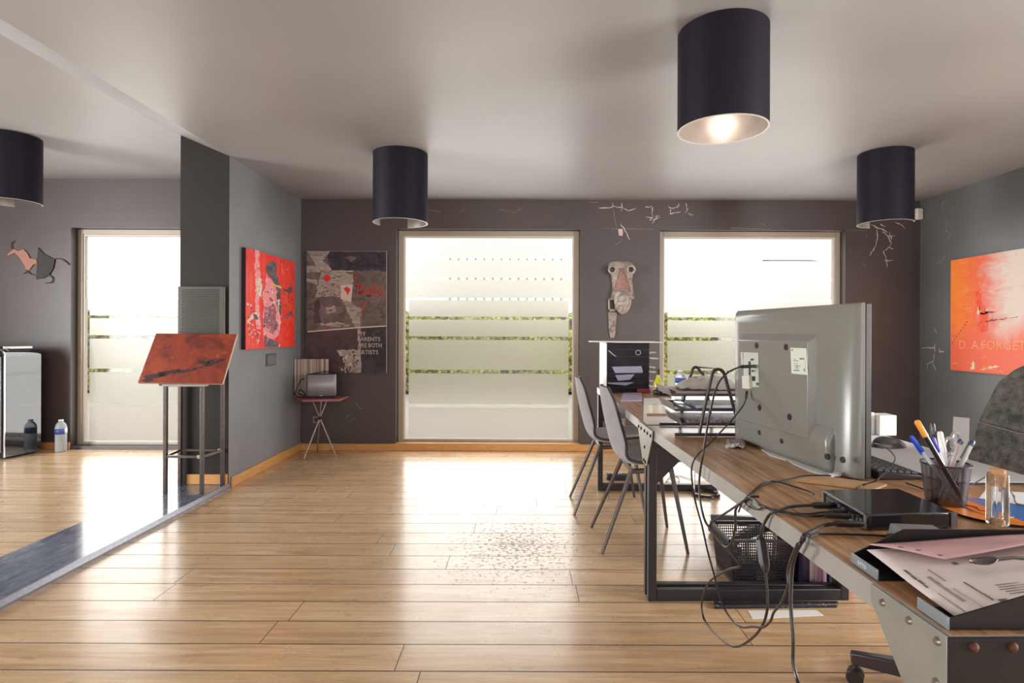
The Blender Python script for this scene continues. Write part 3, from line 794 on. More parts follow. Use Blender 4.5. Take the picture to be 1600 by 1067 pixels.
def bridge(u, v):
    s = 2*u-1; w = 14+v*44*(1 if v < .8 else 1)
    return pm(296+s*w, 490+v*150, .062+.03*(1-s*s))
mb.grid(bridge, 8, 10); mb.build('muzzle', M_maskp, mk, solid=.004)
c0 = pm(300, 690, .07)
mb = MB()
def snout(u, v):
    w = 2*PI*u; t = v*PI
    x = 300+56*math.sin(t)*math.cos(w)*(1-.25*(v-.5)); y = 700-85*math.cos(t)
    return pm(x, y, .085+.055*math.sin(t)*math.sin(w))
mb.grid(snout, 24, 14); mb.build('snout', M_mask, mk, merge=True)
for cx in (283, 305):
    MB().lathe([(0.001, .006), (.005, .004), (.006, 0)], pm(cx, 757, .115), 10, axis=V((0, -1, 0))).build('nostril', M_mdark, mk)
MB().prism([pm(x, y, .02) for x, y in ((208, 770), (262, 770), (256, 880), (248, 935), (220, 935), (210, 880))], (0, .012, 0)).build('strap', M_mask, mk, bevel=.002)
bk = MB()
for lo, hi in (((206, 680), (216, 765)), ((250, 680), (260, 765)), ((206, 680), (260, 692)), ((206, 752), (260, 765))):
    p0, p1 = pm(lo[0], hi[1], .03), pm(hi[0], lo[1], .016); bk.box((p0.x, p0.y, p0.z), (p1.x, p1.y, p1.z))
bk.build('buckle', mat('pale_metal_buckle', (178, 168, 158), .4, metal=.3), mk, bevel=.002)

# ---- sockets on the back wall
def socket(px0, py0, px1, py1, label, cat='wall socket', plug=False):
    p0, p1 = P(px0, py1, YB-.001), P(px1, py0, YB-.001)
    s = thing('wall_socket', label, cat, ((p0.x+p1.x)/2, YB, p0.z))
    MB().box((p0.x, YB-.010, p0.z), (p1.x, YB-.001, p1.z)).build('plate', mat('taupe_socket_plate', (140, 128, 124), .45), s, bevel=.003)
    MB().lathe([(0.001, .001), (.019, .001), (.021, .0)], ((p0.x+p1.x)/2, YB-.0105, (p0.z+p1.z)/2), 20, axis=V((0, -1, 0))).build('recess', mat('dark_socket_recess', (70, 62, 60), .5), s)
    if plug:
        MB().cyl(((p0.x+p1.x)/2, YB-.012, (p0.z+p1.z)/2), ((p0.x+p1.x)/2, YB-.05, (p0.z+p1.z)/2), .018, .014, 14).build('plug', M_white, s)
        q = V(((p0.x+p1.x)/2, YB-.045, (p0.z+p1.z)/2))
        MB().tube(smooth_path([q, q+V((0, -.02, -.06)), q+V((.01, .0, -.2)), q+V((.03, .0, -.38)), q+V((.12, -.01, -.455))]), .004, 6).build('cord', M_white, s)
    return s
socket(489.0, 650, 501, 661, 'socket plate on the wall behind the folding side table')
socket(963, 653.5, 977, 667, 'socket with a white plug below the far desk', plug=True)

# ---- flat cut-out ornament on the adjoining room's back wall
zo = zoomed(0, 180, 3.557)
def pw(x, y): return P(*zo(x, y), YB-.012)
og = thing('wall_ornament', 'pink and dark grey winged cut-out ornament on the adjoining room wall', 'wall ornament', pw(190, 900))
MB().prism([pw(x, y) for x, y in ((40,775),(75,742),(100,755),(130,745),(150,765),(165,795),(200,800),(205,825),(185,830),(160,862),(145,862),(130,825),(105,788),(80,765),(45,782))], (0, .010, 0)).build('pink_wing', mat('dusty_pink_card', (172, 124, 108), .7), og, bevel=.001)
MB().prism([pw(x, y) for x, y in ((210,735),(245,772),(304,800),(296,850),(272,888),(240,905),(200,912),(205,820))], (0, .010, 0)).build('grey_wing', mat('dark_grey_card', (58, 54, 54), .7), og, bevel=.001)
for q in ([(300,798),(335,798),(362,812),(382,832)],[(270,886),(292,905),(286,928),(250,932)],[(145,858),(165,880),(190,888)],[(68,745),(62,715),(78,700)],[(130,880),(150,870)]):
    MB().tube(smooth_path([pw(*p) for p in q], 4), .005, 6).build('tendril', mat('dark_wire', (74, 68, 66), .6), og)
# ================================================================ lectern on the slate strip
M_steel = mat('dark_burnished_steel', (104, 98, 96), .38, metal=.75, noise=.15, nscale=30)
M_weld = mat('bright_weld', (196, 176, 146), .4, metal=.6)
lt = thing('lectern', 'steel lectern with a slanted rust red board beside the pillar', 'lectern', (-2.4, 4.1, .03))
ZS = .0305
legs = [PF(258.4, 771, ZS), PF(315.5, 771.5, ZS), V((-2.535, 4.205, ZS)), V((-2.222, 4.205, ZS))]
tops = [.80, .80, 1.497, 1.497]
for p, h in zip(legs, tops):
    MB().box((p.x-.012, p.y-.012, ZS), (p.x+.012, p.y+.012, h)).build('leg', M_steel, lt, bevel=.003)
def bar(p, q, r=.009):
    cb = MB(); cb.tube([p, q], r*1.3, 4); cb.build('crossbar', M_steel, lt)
zc = .29
bar(V((legs[0].x, legs[0].y, zc)), V((legs[1].x, legs[1].y, zc))); bar(V((legs[2].x, legs[2].y, zc)), V((legs[3].x, legs[3].y, zc)))
for i, j in ((0, 2), (1, 3)):
    bar(V((legs[i].x, legs[i].y, zc)), V((legs[j].x, legs[j].y, zc)))
for p in (legs[1], legs[3]): MB().cbox((p.x-.018, p.y, zc), (.022, .026, .026)).build('weld', M_weld, lt, bevel=.004)
# perforated sheet between the rear legs
m, nt, b = new_mat('perforated_steel_sheet'); n = NT(nt); pos = n.tc.outputs['Object']
b.inputs['Base Color'].default_value = srgb(84, 82, 76); b.inputs['Metallic'].default_value = .5; b.inputs['Roughness'].default_value = .45
x_, y_, z_ = n.sep(pos)
pz = n.math('DIVIDE', z_, .0124); rw = n.math('FLOOR', pz); fz = n.math('SUBTRACT', n.math('FRACT', pz), .5)
fx = n.math('SUBTRACT', n.math('FRACT', n.math('ADD', n.math('DIVIDE', x_, .0143), n.math('MULTIPLY', rw, .5))), .5)
dd = n.math('SQRT', n.math('ADD', n.math('MULTIPLY', n.math('MULTIPLY', fx, .0143), n.math('MULTIPLY', fx, .0143)), n.math('MULTIPLY', n.math('MULTIPLY', fz, .0124), n.math('MULTIPLY', fz, .0124))))
hole = n.math('LESS_THAN', dd, .0043)
inx = n.math('MULTIPLY', n.math('GREATER_THAN', x_, -.117), n.math('LESS_THAN', x_, .160))
inz = n.math('MULTIPLY', n.math('GREATER_THAN', z_, 1.045), n.math('LESS_THAN', z_, 1.450))
n.link(n.math('SUBTRACT', 1.0, n.math('MULTIPLY', hole, n.math('MULTIPLY', inx, inz))), b.inputs['Alpha'])
MB().box((-2.545, 4.190, 1.06), (-2.212, 4.1925, 1.497)).build('perforated_sheet', m, lt, smooth=False)
# board
m, nt, b = new_mat('rust_red_lacquer'); n = NT(nt); pos = n.tc.outputs['Object']
c1 = n.mix(n.rng(n.noise(pos, 5, 6, .65, dist=1.5), .32, .68), srgb(84, 26, 16), srgb(158, 60, 28))
c1 = n.mix(n.math('MULTIPLY', n.rng(n.noise(pos, 14, 6, .7), .60, .72), .6), c1, srgb(198, 110, 46))
n.link(c1, b.inputs['Base Color']); b.inputs['Roughness'].default_value = .30; b.inputs['Coat Weight'].default_value = .25
M_rust = m
fy, by = 3.945, 4.125
bl_, br_ = P(215.4, 598, fy), P(347.5, 599.7, fy); tl_, tr_ = P(244, 521, by), P(370.3, 522, by)
nrm = (br_-bl_).cross(tl_-bl_).normalized()
if nrm.y > 0: nrm = -nrm
bd = MB(); bd.prism([bl_, br_, tr_, tl_], -nrm*.018, 0)
bd.m = [0 if i == 0 else 1 for i in range(6)]
zb_ = zoomed(200, 440, 3.05)
def pb(x, y): return PL(*zb_(x, y), bl_, nrm)
for pts in ([(75, 455), (130, 440), (170, 430), (215, 420), (270, 425), (330, 410), (400, 385), (440, 368), (470, 372), (430, 388), (380, 405), (300, 425), (240, 432), (190, 445), (150, 458), (90, 462)],
            [(225, 420), (250, 415), (245, 440)], [(140, 430), (180, 425), (175, 450), (150, 452)], [(330, 385), (420, 370), (380, 395)], [(55, 470), (110, 462), (130, 472), (80, 478)]):
    patch(bd, pts, 2, pb, nrm, .0008)
bd.build('board', [M_rust, mat('pale_board_edge', (196, 170, 158), .5), mat('black_brush_marks', (44, 22, 18), .5)], lt, smooth=False)
p0, p1 = P(255, 601, 3.965), P(322, 601, 3.965)
MB().box((p0.x, 3.95, p0.z-.012), (p1.x, 4.0, p0.z+.004)).build('board_rail', mat('pale_ribbed_rail', (150, 146, 140), .4, metal=.4), lt, bevel=.002)
MB().tube([P(249, 601, 3.96), P(316, 602, 3.97)], .008, 6).build('support_bracket', M_steel, lt)

# ================================================================ side table with speaker
M_leg = mat('brushed_nickel', (188, 180, 174), .3, metal=.85)
M_redwood = mat('mahogany_top', (150, 86, 84), .35, noise=.12, nscale=6, stretch=(20, 3, 3), coat=.3)
tq = [P(472.8, 627.5, 5.13), P(531, 626.5, 5.16), None, None]
ZT = .548
ta = PF(472.6, 624.5, ZT); tb_ = PF(531, 623.5, ZT)
st = thing('side_table', 'small folding table with crossed metal legs in the corner', 'side table', ((ta.x+tb_.x)/2, 5.35, 0))
MB().prism([V((ta.x, ta.y, ZT-.022)), V((tb_.x, tb_.y, ZT-.022)), V((tb_.x-.012, YB-.03, ZT-.022)), V((ta.x-.085, YB-.03, ZT-.022)), V((ta.x-.085, ta.y+.08, ZT-.022))], (0, 0, .022)).build('tabletop', M_redwood, st, bevel=.004)
f1, f2, f3 = PF(474.5, 718, 0), PF(525, 713.5, 0), V((-1.99, 5.5, 0))
hub = V((-1.905, 5.33, .36))
def leg_to_top(f): d = hub-f; return f+d*((ZT-.022)/d.z)
for f in (f1, f2, f3):
    MB().tube([f+V((0, 0, .004)), leg_to_top(f)], .0065, 8).build('leg', M_leg, st)
MB().cbox(hub, (.03, .03, .03)).build('hinge', mat('black_hinge', (40, 38, 38), .5), st, bevel=.005)
# speaker
s0, s1 = P(478.4, 585.3, 5.26), P(526, 582.5, 5.34)
zb0 = ZT
u = V((s1.x-s0.x, s1.y-s0.y, 0)); L = u.length; u.normalize(); nn = V((u.y, -u.x, 0))
base = V((s0.x, s0.y, zb0))
sk = thing('speaker', 'silver fronted wireless speaker on the small folding table', 'speaker', base)
TS = Matrix((( u.x, -nn.x, 0, base.x), (u.y, -nn.y, 0, base.y), (0, 0, 1, base.z), (0, 0, 0, 1)))
h = s0.z-zb0
MB().box((.0, .016, .012), (L, .115, h), 0, TS).build('body', mat('matt_black_plastic', (38, 34, 36), .5), sk, bevel=.01, bseg=3)
m, nt, b = new_mat('silver_speaker_mesh'); n = NT(nt); b.inputs['Base Color'].default_value = srgb(150, 150, 152); b.inputs['Metallic'].default_value = .35; b.inputs['Roughness'].default_value = .45
n.bump(n.noise(n.tc.outputs['Object'], 400, 1), .25, .001, b)
def gfn(a, c):
    return TS @ V((.004+a*(L-.008), .014-.016*math.sin(PI*a), .020+c*(h-.024)))
MB().grid(gfn, 14, 1).build('grille', m, sk, solid=.004)
MB().box((L*.12, .004, .001), (L*.9, .11, .014), 0, TS).build('foot', mat('black_rubber', (30, 28, 28), .6), sk, bevel=.003)
MB().box((L*.44, -.004, .022), (L*.54, .0, .027), 0, TS).build('badge', mat('white_badge', (222, 222, 224), .4), sk, smooth=False)
MB().tube(smooth_path([TS @ V((.30, .06, h)), TS @ V((L*.62, .08, h+.022)), TS @ V((L*.45, .09, h+.012)), TS @ V((.02, .10, h-.004))], 5), .004, 6).build('cable', mat('black_rubber', (30, 28, 28), .6), sk)
# ribbed wooden panel leaning behind it
b0, b1 = P(458.4, 616, 5.44), P(512, 561, 5.44)
m, nt, b = new_mat('ribbed_beige_wood'); n = NT(nt); pos = n.tc.outputs['Object']
x_, y_, z_ = n.sep(pos)
rib = n.rng(n.noise(n.comb(n.math('MULTIPLY', x_, 70.0), 0.0, n.math('MULTIPLY', z_, .8)), 1.0, 3, .6), .38, .62)
n.link(n.mix(rib, srgb(122, 104, 94), srgb(206, 186, 172)), b.inputs['Base Color']); b.inputs['Roughness'].default_value = .6
n.bump(rib, .4, .004, b)
wp = MB(); wp.box((max(b0.x, XL+.004), 5.44, ZT+.0005), (b1.x, 5.47, b1.z))
tag(wp.build('ribbed_plank', m, loc=(b0.x+.15, 5.455, ZT), bevel=.003), 'beige ribbed wood panel standing behind the speaker', 'wood board')
cc_ = MB()
zz5 = zoomed(440, 530, 5.335)
cc_.tube(smooth_path([P(*zz5(x, y), yy) for x, y, yy in ((190, 330, 5.35), (165, 335, 5.34), (145, 370, 5.33), (125, 420, 5.32), (112, 460, 5.31), (140, 480, 5.28), (195, 478, 5.27), (185, 440, 5.30), (150, 425, 5.33), (140, 455, 5.33), (190, 470, 5.32))], 5), .0055, 6)
tag(cc_.build('black_cable', mat('black_rubber', (30, 28, 28), .6)), 'black cable looped beside the silver speaker', 'cable')

# ================================================================ adjoining room: glossy cabinet, magazines, bottle
M_gloss = mat('gloss_navy_black_lacquer', (22, 25, 34), .05, spec=.8, coat=1.0)
M_chrome = mat('chrome_trim', (206, 208, 214), .12, metal=1.0)
cx, cf, ct = -4.69, 5.135, 1.0
CW, CDp = .72, .345
cbn = thing('cabinet', 'glossy black cabinet with chrome edge beyond the slate strip', 'cabinet', (cx, cf, 0), rad(-8))
cr_ = .07
pts = [(0, .02)]+[(-cr_+cr_*math.cos(t*PI/16), ct-cr_+cr_*math.sin(t*PI/16)) for t in range(9)]+[(-CW+cr_-cr_*math.sin(t*PI/16), ct-cr_+cr_*math.cos(t*PI/16)) for t in range(9)]+[(-CW, .02)]
MB().prism([V((x, .02, z)) for x, z in pts], (0, CDp-.02, 0)).build('body', M_gloss, cbn, world=False)
ring = MB(); ring.tube([V((x-.004 if x > -.3 else x+.004, .010, z)) for x, z in pts], .009, 8); ring.build('edge_trim', M_chrome, cbn, world=False)
for k in range(2):
    MB().box((-.02-.34*(k+1), .0, .06), (-.03-.34*k, .018, ct-.07)).build('door', mat('pale_gloss_door', (120, 124, 132), .12, coat=.8), cbn, world=False, bevel=.004)
MB().box((-CW+.03, .04, 0), (-.03, CDp-.03, .02)).build('plinth', mat('black_rubber', (30, 28, 28), .6), cbn, world=False, smooth=False)
mgz = thing('magazine', 'dark magazine lying open on the glossy cabinet', 'magazine', (cx, cf, ct), rad(-8))
MB().box((-.42, .06, .001), (-.115, .30, .018)).build('cover', mat('dark_blue_cover', (48, 52, 66), .35), mgz, world=False, bevel=.003)
MB().box((-.11, .08, .001), (-.02, .28, .022)).build('pages', mat('white_paper', (232, 230, 226), .7), mgz, world=False, bevel=.004)
def bottle(loc, hgt, r, label, blue):
    t = thing('water_bottle', label, 'bottle', loc)
    x, y, z = loc
    M_pet = mat('clear_bottle_plastic', (226, 234, 240), .12, trans=.6, ior=1.2)
    pr = [(0.001, .004), (r*.7, 0.0), (r*.95, .008), (r, .02)]
    for k in range(7):
        zz = .03+k*(hgt*.52-.03)/7
        pr += [(r, zz), (r*.94, zz+(hgt*.52-.03)/14)]
    pr += [(r, hgt*.55), (r, hgt*.74), (r*.97, hgt*.78), (r*.80, hgt*.86), (r*.45, hgt*.93), (r*.36, hgt*.945), (r*.36, hgt*.97)]
    MB().lathe([(a, z+c) for a, c in pr], (x, y, 0), 24).build('body', M_pet, t)
    MB().lathe([(r*.40, z+hgt*.955), (r*.42, z+hgt*.96), (r*.42, z+hgt), (0.001, z+hgt)], (x, y, 0), 20).build('cap', mat('pale_cap', (226, 232, 238), .4), t)
    lb = MB(); lb.lathe([(r*1.012, z+hgt*.56), (r*1.012, z+hgt*.73)], (x, y, 0), 24, 0, cap=False)
    lb.m = [1 if (0.50 < (i/24) < .95) else 0 for i in range(24)]
    lb.build('label', [mat('pale_blue_label', (206, 216, 228), .4), mat('blue_label', blue, .4)], t, solid=.0006)
    return t
q = P(95.2, 700, 5.50)
bottle((q.x, 5.50, 0), .31, .049, 'clear water bottle on the floor by the glossy cabinet', (66, 84, 160))
# ================================================================ desks
ZD = .76
m, nt, b = new_mat('oak_desk_boards'); n = NT(nt); pos = n.tc.outputs['Object']
x_, y_, z_ = n.sep(pos)
rw = n.math('FLOOR', n.math('DIVIDE', x_, .11)); fxx = n.math('FRACT', n.math('DIVIDE', x_, .11))
rn = n.white(n.comb(rw, 2.0, 4.0))
gv = n.comb(n.math('MULTIPLY', x_, 14.0), n.math('ADD', y_, n.math('MULTIPLY', rn, 9.0)), rn)
g = n.noise(gv, 2.4, 8, .65, dist=1.2)
c1 = n.mix(n.rng(g, .30, .68), srgb(128, 84, 50), srgb(214, 168, 120))
c1 = n.mix(n.math('MULTIPLY', rn, .35), c1, srgb(158, 110, 70))
c1 = n.mix(n.math('MULTIPLY', n.rng(n.noise(gv, 9, 3), .60, .70), .35), c1, srgb(92, 58, 36))
e_ = n.math('MINIMUM', fxx, n.math('SUBTRACT', 1.0, fxx))
c1 = n.mix(n.math('MULTIPLY', n.rng(e_, .004, .014, 1.0, 0.0), .55), c1, srgb(80, 52, 34))
n.link(c1, b.inputs['Base Color']); b.inputs['Roughness'].default_value = .33; b.inputs['Specular IOR Level'].default_value = .6; b.inputs['Coat Weight'].default_value = .2; b.inputs['Coat Roughness'].default_value = .25
n.bump(g, .12, .002, b)
M_desk = m
M_band = mat('grey_steel_band', (160, 158, 154), .4, metal=.2, noise=.06, nscale=12)
M_plate = mat('grey_steel_plate', (140, 139, 132), .42, metal=.25, noise=.08, nscale=16)
M_black = mat('black_steel_tube', (40, 36, 38), .42, metal=.3, spec=.5)
M_bolt = mat('steel_bolt', (150, 146, 140), .3, metal=.9)
M_rustb = mat('rusty_bolt', (84, 48, 36), .6, metal=.4, noise=.3, nscale=80)
W_D = .885
def desk_T(x0, y0, x1, y1):
    d = V((x1-x0, y1-y0, 0)); L = d.length; d.normalize()
    n_ = V((d.y, -d.x, 0))
    return Matrix(((n_.x, d.x, 0, x0), (n_.y, d.y, 0, y0), (0, 0, 1, 0), (0, 0, 0, 1))), L
def plate(mb, T, ya, yb, ta, tb, zt, zb, x=-.004, mi=0):
    mb.prism([T @ V((x, ya, zt)), T @ V((x, ya, zt-.03)), T @ V((x, ta, zb)), T @ V((x, tb, zb)), T @ V((x, yb, zt-.03)), T @ V((x, yb, zt))], T.to_3x3() @ V((-.004, 0, 0)), mi)
def bolts(mb, T, pts, r=.008, x=-.008):
    for y, z in pts:
        mb.lathe([(0.0005, .006), (r*.7, .0045), (r, 0)], T @ V((x, y, z)), 12, axis=T.to_3x3() @ V((-1, 0, 0)))
def u_frame(parent, T, y, w=.036, d=.072):
    f = MB()
    f.box((.002, y-d/2, 0), (.002+w, y+d/2, ZD-.045), 0, T); f.box((W_D-w, y-d/2, 0), (W_D, y+d/2, ZD-.045), 0, T)
    f.box((.002+w, y-d/2, 0), (W_D-w, y+d/2, .05), 0, T); f.box((.002+w, y-d/2, ZD-.085), (W_D-w, y+d/2, ZD-.045), 0, T)
    for xx, s in ((.002+w, 1), (W_D-w, -1)):
        f.prism([T @ V((xx, y-.004, ZD-.085)), T @ V((xx+s*.17, y-.004, ZD-.085)), T @ V((xx, y-.004, ZD-.255))], T.to_3x3() @ V((0, .008, 0)))
    return f.build('leg_frame', M_black, parent, bevel=.003)
def make_desk(x0, y0, x1, y1, label, near):
    T, L = desk_T(x0, y0, x1, y1)
    d = thing('desk', label, 'desk', (x0, y0, 0), -math.atan2(x1-x0, y1-y0), 'long oak desks with steel frames')
    MB().box((.004, .003, ZD-.028), (W_D-.004, L-.003, ZD), 0, T).build('desktop', M_desk, d, smooth=False)
    bn = MB()
    bn.box((0, 0, ZD-.042), (.004, L, ZD-.0005), 0, T); bn.box((W_D-.004, 0, ZD-.042), (W_D, L, ZD-.0005), 0, T)
    bn.box((.004, 0, ZD-.042), (W_D-.004, .003, ZD-.0005), 0, T); bn.box((.004, L-.003, ZD-.042), (W_D-.004, L, ZD-.0005), 0, T)
    bn.build('edge_band', M_band, d, smooth=False)
    return d, T, L
DX0, DY0, DX1, DY1 = .580, .772, .5445, 2.508
near_desk, TN, LN = make_desk(DX0, DY0, DX1, DY1, 'near oak desk carrying the big monitor and the open letter tray', True)
# near end: bolted corner plates
pl = MB()
pl.prism([TN @ V((-.001, 0, ZD-.001)), TN @ V((-.001, 0, .585)), TN @ V((-.001, .035, .585)), TN @ V((-.001, .165, ZD-.028)), TN @ V((-.001, .165, ZD-.001))], TN.to_3x3() @ V((-.003, 0, 0)))
pl.build('corner_plate', M_plate, near_desk, bevel=.001)
zz2 = zoomed(1340, 880, 5.706)
nx = TN.to_3x3() @ V((-1, 0, 0))
pp0 = TN @ V((-.004, 0, 0))
for x, y in ((225, 350), (462, 510), (715, 695), (705, 1062)):
    q = PL(*zz2(x, y), pp0, nx); bl3 = MB()
    bl3.lathe([(0.0004, .0055), (.0035, .005), (.0055, .0025), (.006, 0)], q, 14, axis=nx); bl3.build('bolt', M_bolt, near_desk)
ny = TN.to_3x3() @ V((0, -1, 0)); pe0 = TN @ V((0, -.003, 0))
ep = MB(); ep.prism([TN @ V((-.004, -.0005, ZD-.001)), TN @ V((.32, -.0005, ZD-.001)), TN @ V((.32, -.0005, ZD-.05)), TN @ V((.06, -.0005, .585)), TN @ V((-.004, -.0005, .585))], TN.to_3x3() @ V((0, -.003, 0)))
ep.build('end_plate', mat('shaded_steel_plate', (17, 11, 12), .6, metal=.3, noise=.2, nscale=40), near_desk, bevel=.001)  # near-black colour stands in for shade on the camera-facing end
for x, y in ((1521, 1011), (1582, 1011)):
    rb = MB(); rb.lathe([(0.0004, .006), (.004, .005), (.007, .002), (.0075, 0)], PL(x, y, pe0-ny*0, ny), 12, axis=ny); rb.build('bolt', M_rustb, near_desk)
u_frame(near_desk, TN, .040)
u_frame(near_desk, TN, LN-.018, d=.033)
# far desk
FX0, FY0, FX1, FY1 = .5445, 2.534, .552, 4.262
far_desk, TF, LF = make_desk(FX0, FY0, FX1, FY1, 'far oak desk by the window holding the black tray tower', False)
u_frame(far_desk, TF, LF-.036, d=.05)
u_frame(far_desk, TF, .019, d=.033)
# middle V plate straddling both desks belongs to the near desk frame
vp = MB(); TM = Matrix(((1, 0, 0, .5405), (0, 1, 0, 2.51), (0, 0, 1, 0), (0, 0, 0, 1)))
vp.prism([V((.5415, 2.52+a, z)) for a, z in ((-.150, ZD-.001), (-.150, ZD-.026), (-.038, .588), (.038, .588), (.150, ZD-.026), (.150, ZD-.001))], (-.004, 0, 0))
vp.build('joint_plate', M_plate, near_desk, bevel=.001)
for a, z in ((-.12, .735), (-.06, .735), (0, .735), (.07, .735), (.125, .735), (-.005, .665), (.01, .605), (-.02, .602)):
    vb = MB(); vb.lathe([(0.0004, .005), (.006, .004), (.008, 0)], (.5375, 2.52+a, z), 10, axis=V((-1, 0, 0))); vb.build('bolt', mat('black_bolt', (30, 26, 28), .4, metal=.5), near_desk)

# ================================================================ monitor seen from behind
TVb = mat('grey_satin_monitor_plastic', (126, 125, 118), .25, noise=.02, nscale=60, spec=.5)
TVd = mat('black_monitor_plastic', (34, 30, 32), .4)
ta0, tb0 = V((.846, 2.227, ZD+.004)), V((.952, 1.585, ZD+.004))
ud = (tb0-ta0); TVW = ud.length; ud.normalize(); nb = V((-abs(ud.y), -abs(ud.x), 0)); nb = V((ud.y, -ud.x, 0)); nb = nb if nb.x < 0 else -nb
TVH = .492
TT = Matrix(((ud.x, 0, nb.x, ta0.x), (ud.y, 0, nb.y, ta0.y), (0, 1, 0, ta0.z), (0, 0, 0, 1)))   # (u along, v up, w towards the back)
tv = thing('monitor', 'large grey flat monitor turned away on the near desk', 'monitor', ta0+ud*TVW/2)
fr = MB(); fr.box((0, 0, -.022), (TVW, TVH, 0), 0, TT); fr.build('bezel', TVd, tv, bevel=.004)
MB().box((.016, .03, -.0235), (TVW-.016, TVH-.016, -.022), 0, TT).build('screen', mat('black_screen_glass', (14, 14, 16), .08), tv, smooth=False)
sh = MB()
ring_def = [(0, 0, 0, 0), (0, .0, .0, .008), (.008, .010, .010, .020), (.020, .026, .022, .030), (.038, .050, .034, .037), (.056, .078, .044, .041), (.072, .100, .050, .042)]
lay = []
for ins, inr, it, w in ring_def:
    lay.append([TT @ V(p) for p in ((ins, 0.0, w), (TVW-inr, 0.0, w), (TVW-inr, TVH-it, w), (ins, TVH-it, w))])
vs = [p for l in lay for p in l]
fs = [(k*4+i, k*4+(i+1) % 4, (k+1)*4+(i+1) % 4, (k+1)*4+i) for k in range(len(lay)-1) for i in range(4)]+[[(len(lay)-1)*4+i for i in range(4)]]
sh.add(vs, fs); sh.build('back_shell', TVb, tv, bevel=0, angle=50)
def tvp(px, py, w=.042):
    p = PL(px, py, ta0+nb*w, nb); q = TT.inverted() @ p; return q.x, q.y
zt5 = zoomed(1080, 440, 3.234)
u0, v1 = tvp(*zt5(262, 262)); u1, v1b = tvp(*zt5(622, 255)); v1 = (v1+v1b)/2; u1 += .014
VB = .115
rp = MB()
ch = .016
def fr8(u0, u1, v0, v1, w0, w1, cl, cr, cb, ct):
    return [TT @ V(p) for p in ((u0, v0, w0), (u1, v0, w0), (u1, v1, w0), (u0, v1, w0), (u0+cl, v0+cb, w1), (u1-cr, v0+cb, w1), (u1-cr, v1-ct, w1), (u0+cl, v1-ct, w1))]
rp.hexa(fr8(u0, u1, VB-.03, v1, .038, .066, .010, .010, 0, .026)); rp.build('rear_housing', TVb, tv, bevel=.003)
bs = MB()
bs.prism([TT @ V((.085, v, w)) for v, w in ((0.0, .0), (0.0, .040), (.012, .056), (.070, .062), (.094, .062), (.128, .046), (.140, .036), (.140, .0))], ud*(TVW-.085-.07))
bs.build('speaker_strip', TVb, tv, bevel=.012, bseg=4)
# recessed connector panel, ports, sticker, screw sockets
def quad(pxs, w, th, name, mtl, mi=0):
    us = [tvp(*p, w) for p in pxs]
    mb = MB(); mb.prism([TT @ V((a, c, w)) for a, c in us], nb*th); return mb.build(name, mtl, tv, smooth=False)
zi = zoomed(1140, 540, 10.67)
WZ = .0662
quad([zi(*p) for p in ((235, 110), (482, 118), (492, 690), (240, 690))], WZ, .0012, 'connector_panel', mat('pale_grey_label', (186, 190, 178), .45))
quad([zi(*p) for p in ((190, 110), (225, 110), (235, 320), (200, 320))], WZ, .002, 'side_label', mat('pale_grey_label', (186, 190, 178), .45))
prt = MB()
def pq(pts, w=WZ+.0015, th=.001):
    us = [tvp(*zi(*p), w) for p in pts]; prt.prism([TT @ V((a, c, w)) for a, c in us], nb*th)
for q in (((318, 260), (350, 260), (352, 500), (322, 495)), ((352, 220), (400, 215), (400, 245), (355, 250)), ((380, 510), (428, 512), (428, 590), (382, 590)), ((440, 620), (490, 622), (490, 640), (445, 640)), ((445, 645), (485, 645), (485, 662), (448, 660)), ((215, 645), (245, 650), (245, 730), (222, 725)), ((370, 400), (395, 405), (395, 440), (372, 440)), ((410, 415), (430, 418), (430, 435), (412, 435))):
    pq(q)
prt.build('ports', mat('dark_port', (40, 40, 38), .5), tv, smooth=False)
quad([zi(*p) for p in ((255, 505), (375, 500), (380, 720), (262, 715))], WZ+.001, .012, 'adapter', mat('grey_white_adapter', (204, 206, 196), .4))
st5 = [(1015, 35), (1280, 45), (1310, 490), (1035, 465)]
us = [tvp(*zi(*p), WZ) for p in st5]
stk = MB(); stk.prism([TT @ V((a, c, WZ)) for a, c in us], nb*.0006)
def sline(pts):
    us = [tvp(*zi(*p), WZ+.0009) for p in pts]; stk.add([TT @ V((a, c, WZ+.0009)) for a, c in us], [list(range(len(us)))], 1)
for q in (((1020, 75), (1040, 58), (1068, 62), (1045, 92)), ((1165, 205), (1245, 208), (1245, 235), (1166, 232)), ((1062, 245), (1150, 250), (1150, 262), (1062, 258)), ((1062, 220), (1110, 222), (1110, 230), (1062, 230)), ((1065, 292), (1140, 296), (1140, 304), (1065, 300)),
          ((1065, 398), (1165, 404), (1166, 425), (1067, 420)), ((1235, 380), (1258, 382), (1262, 435), (1238, 432)), ((1072, 325), (1180, 330), (1180, 338), (1072, 333)), ((1072, 345), (1180, 350), (1180, 356), (1072, 352)), ((1120, 325), (1132, 326), (1134, 385), (1122, 384)), ((1080, 365), (1160, 370), (1160, 378), (1082, 374)), ((1255, 250), (1258, 250), (1268, 370), (1264, 370))):
    sline(q)
stk.build('sticker', [mat('pale_green_white_sticker', (206, 212, 200), .5), mat('sticker_print', (120, 124, 116), .6)], tv, smooth=False)
for x, y in ((330, 323), (478, 331), (345, 637), (496, 684)):
    a, c = tvp(*zt5(x, y), .067)
    q = TT @ V((a, c, .0662))
    MB().lathe([(.004, .0005), (.005, .0015), (.0105, .0015), (.011, 0)], q, 18, axis=nb).build('screw_socket', TVd, tv)
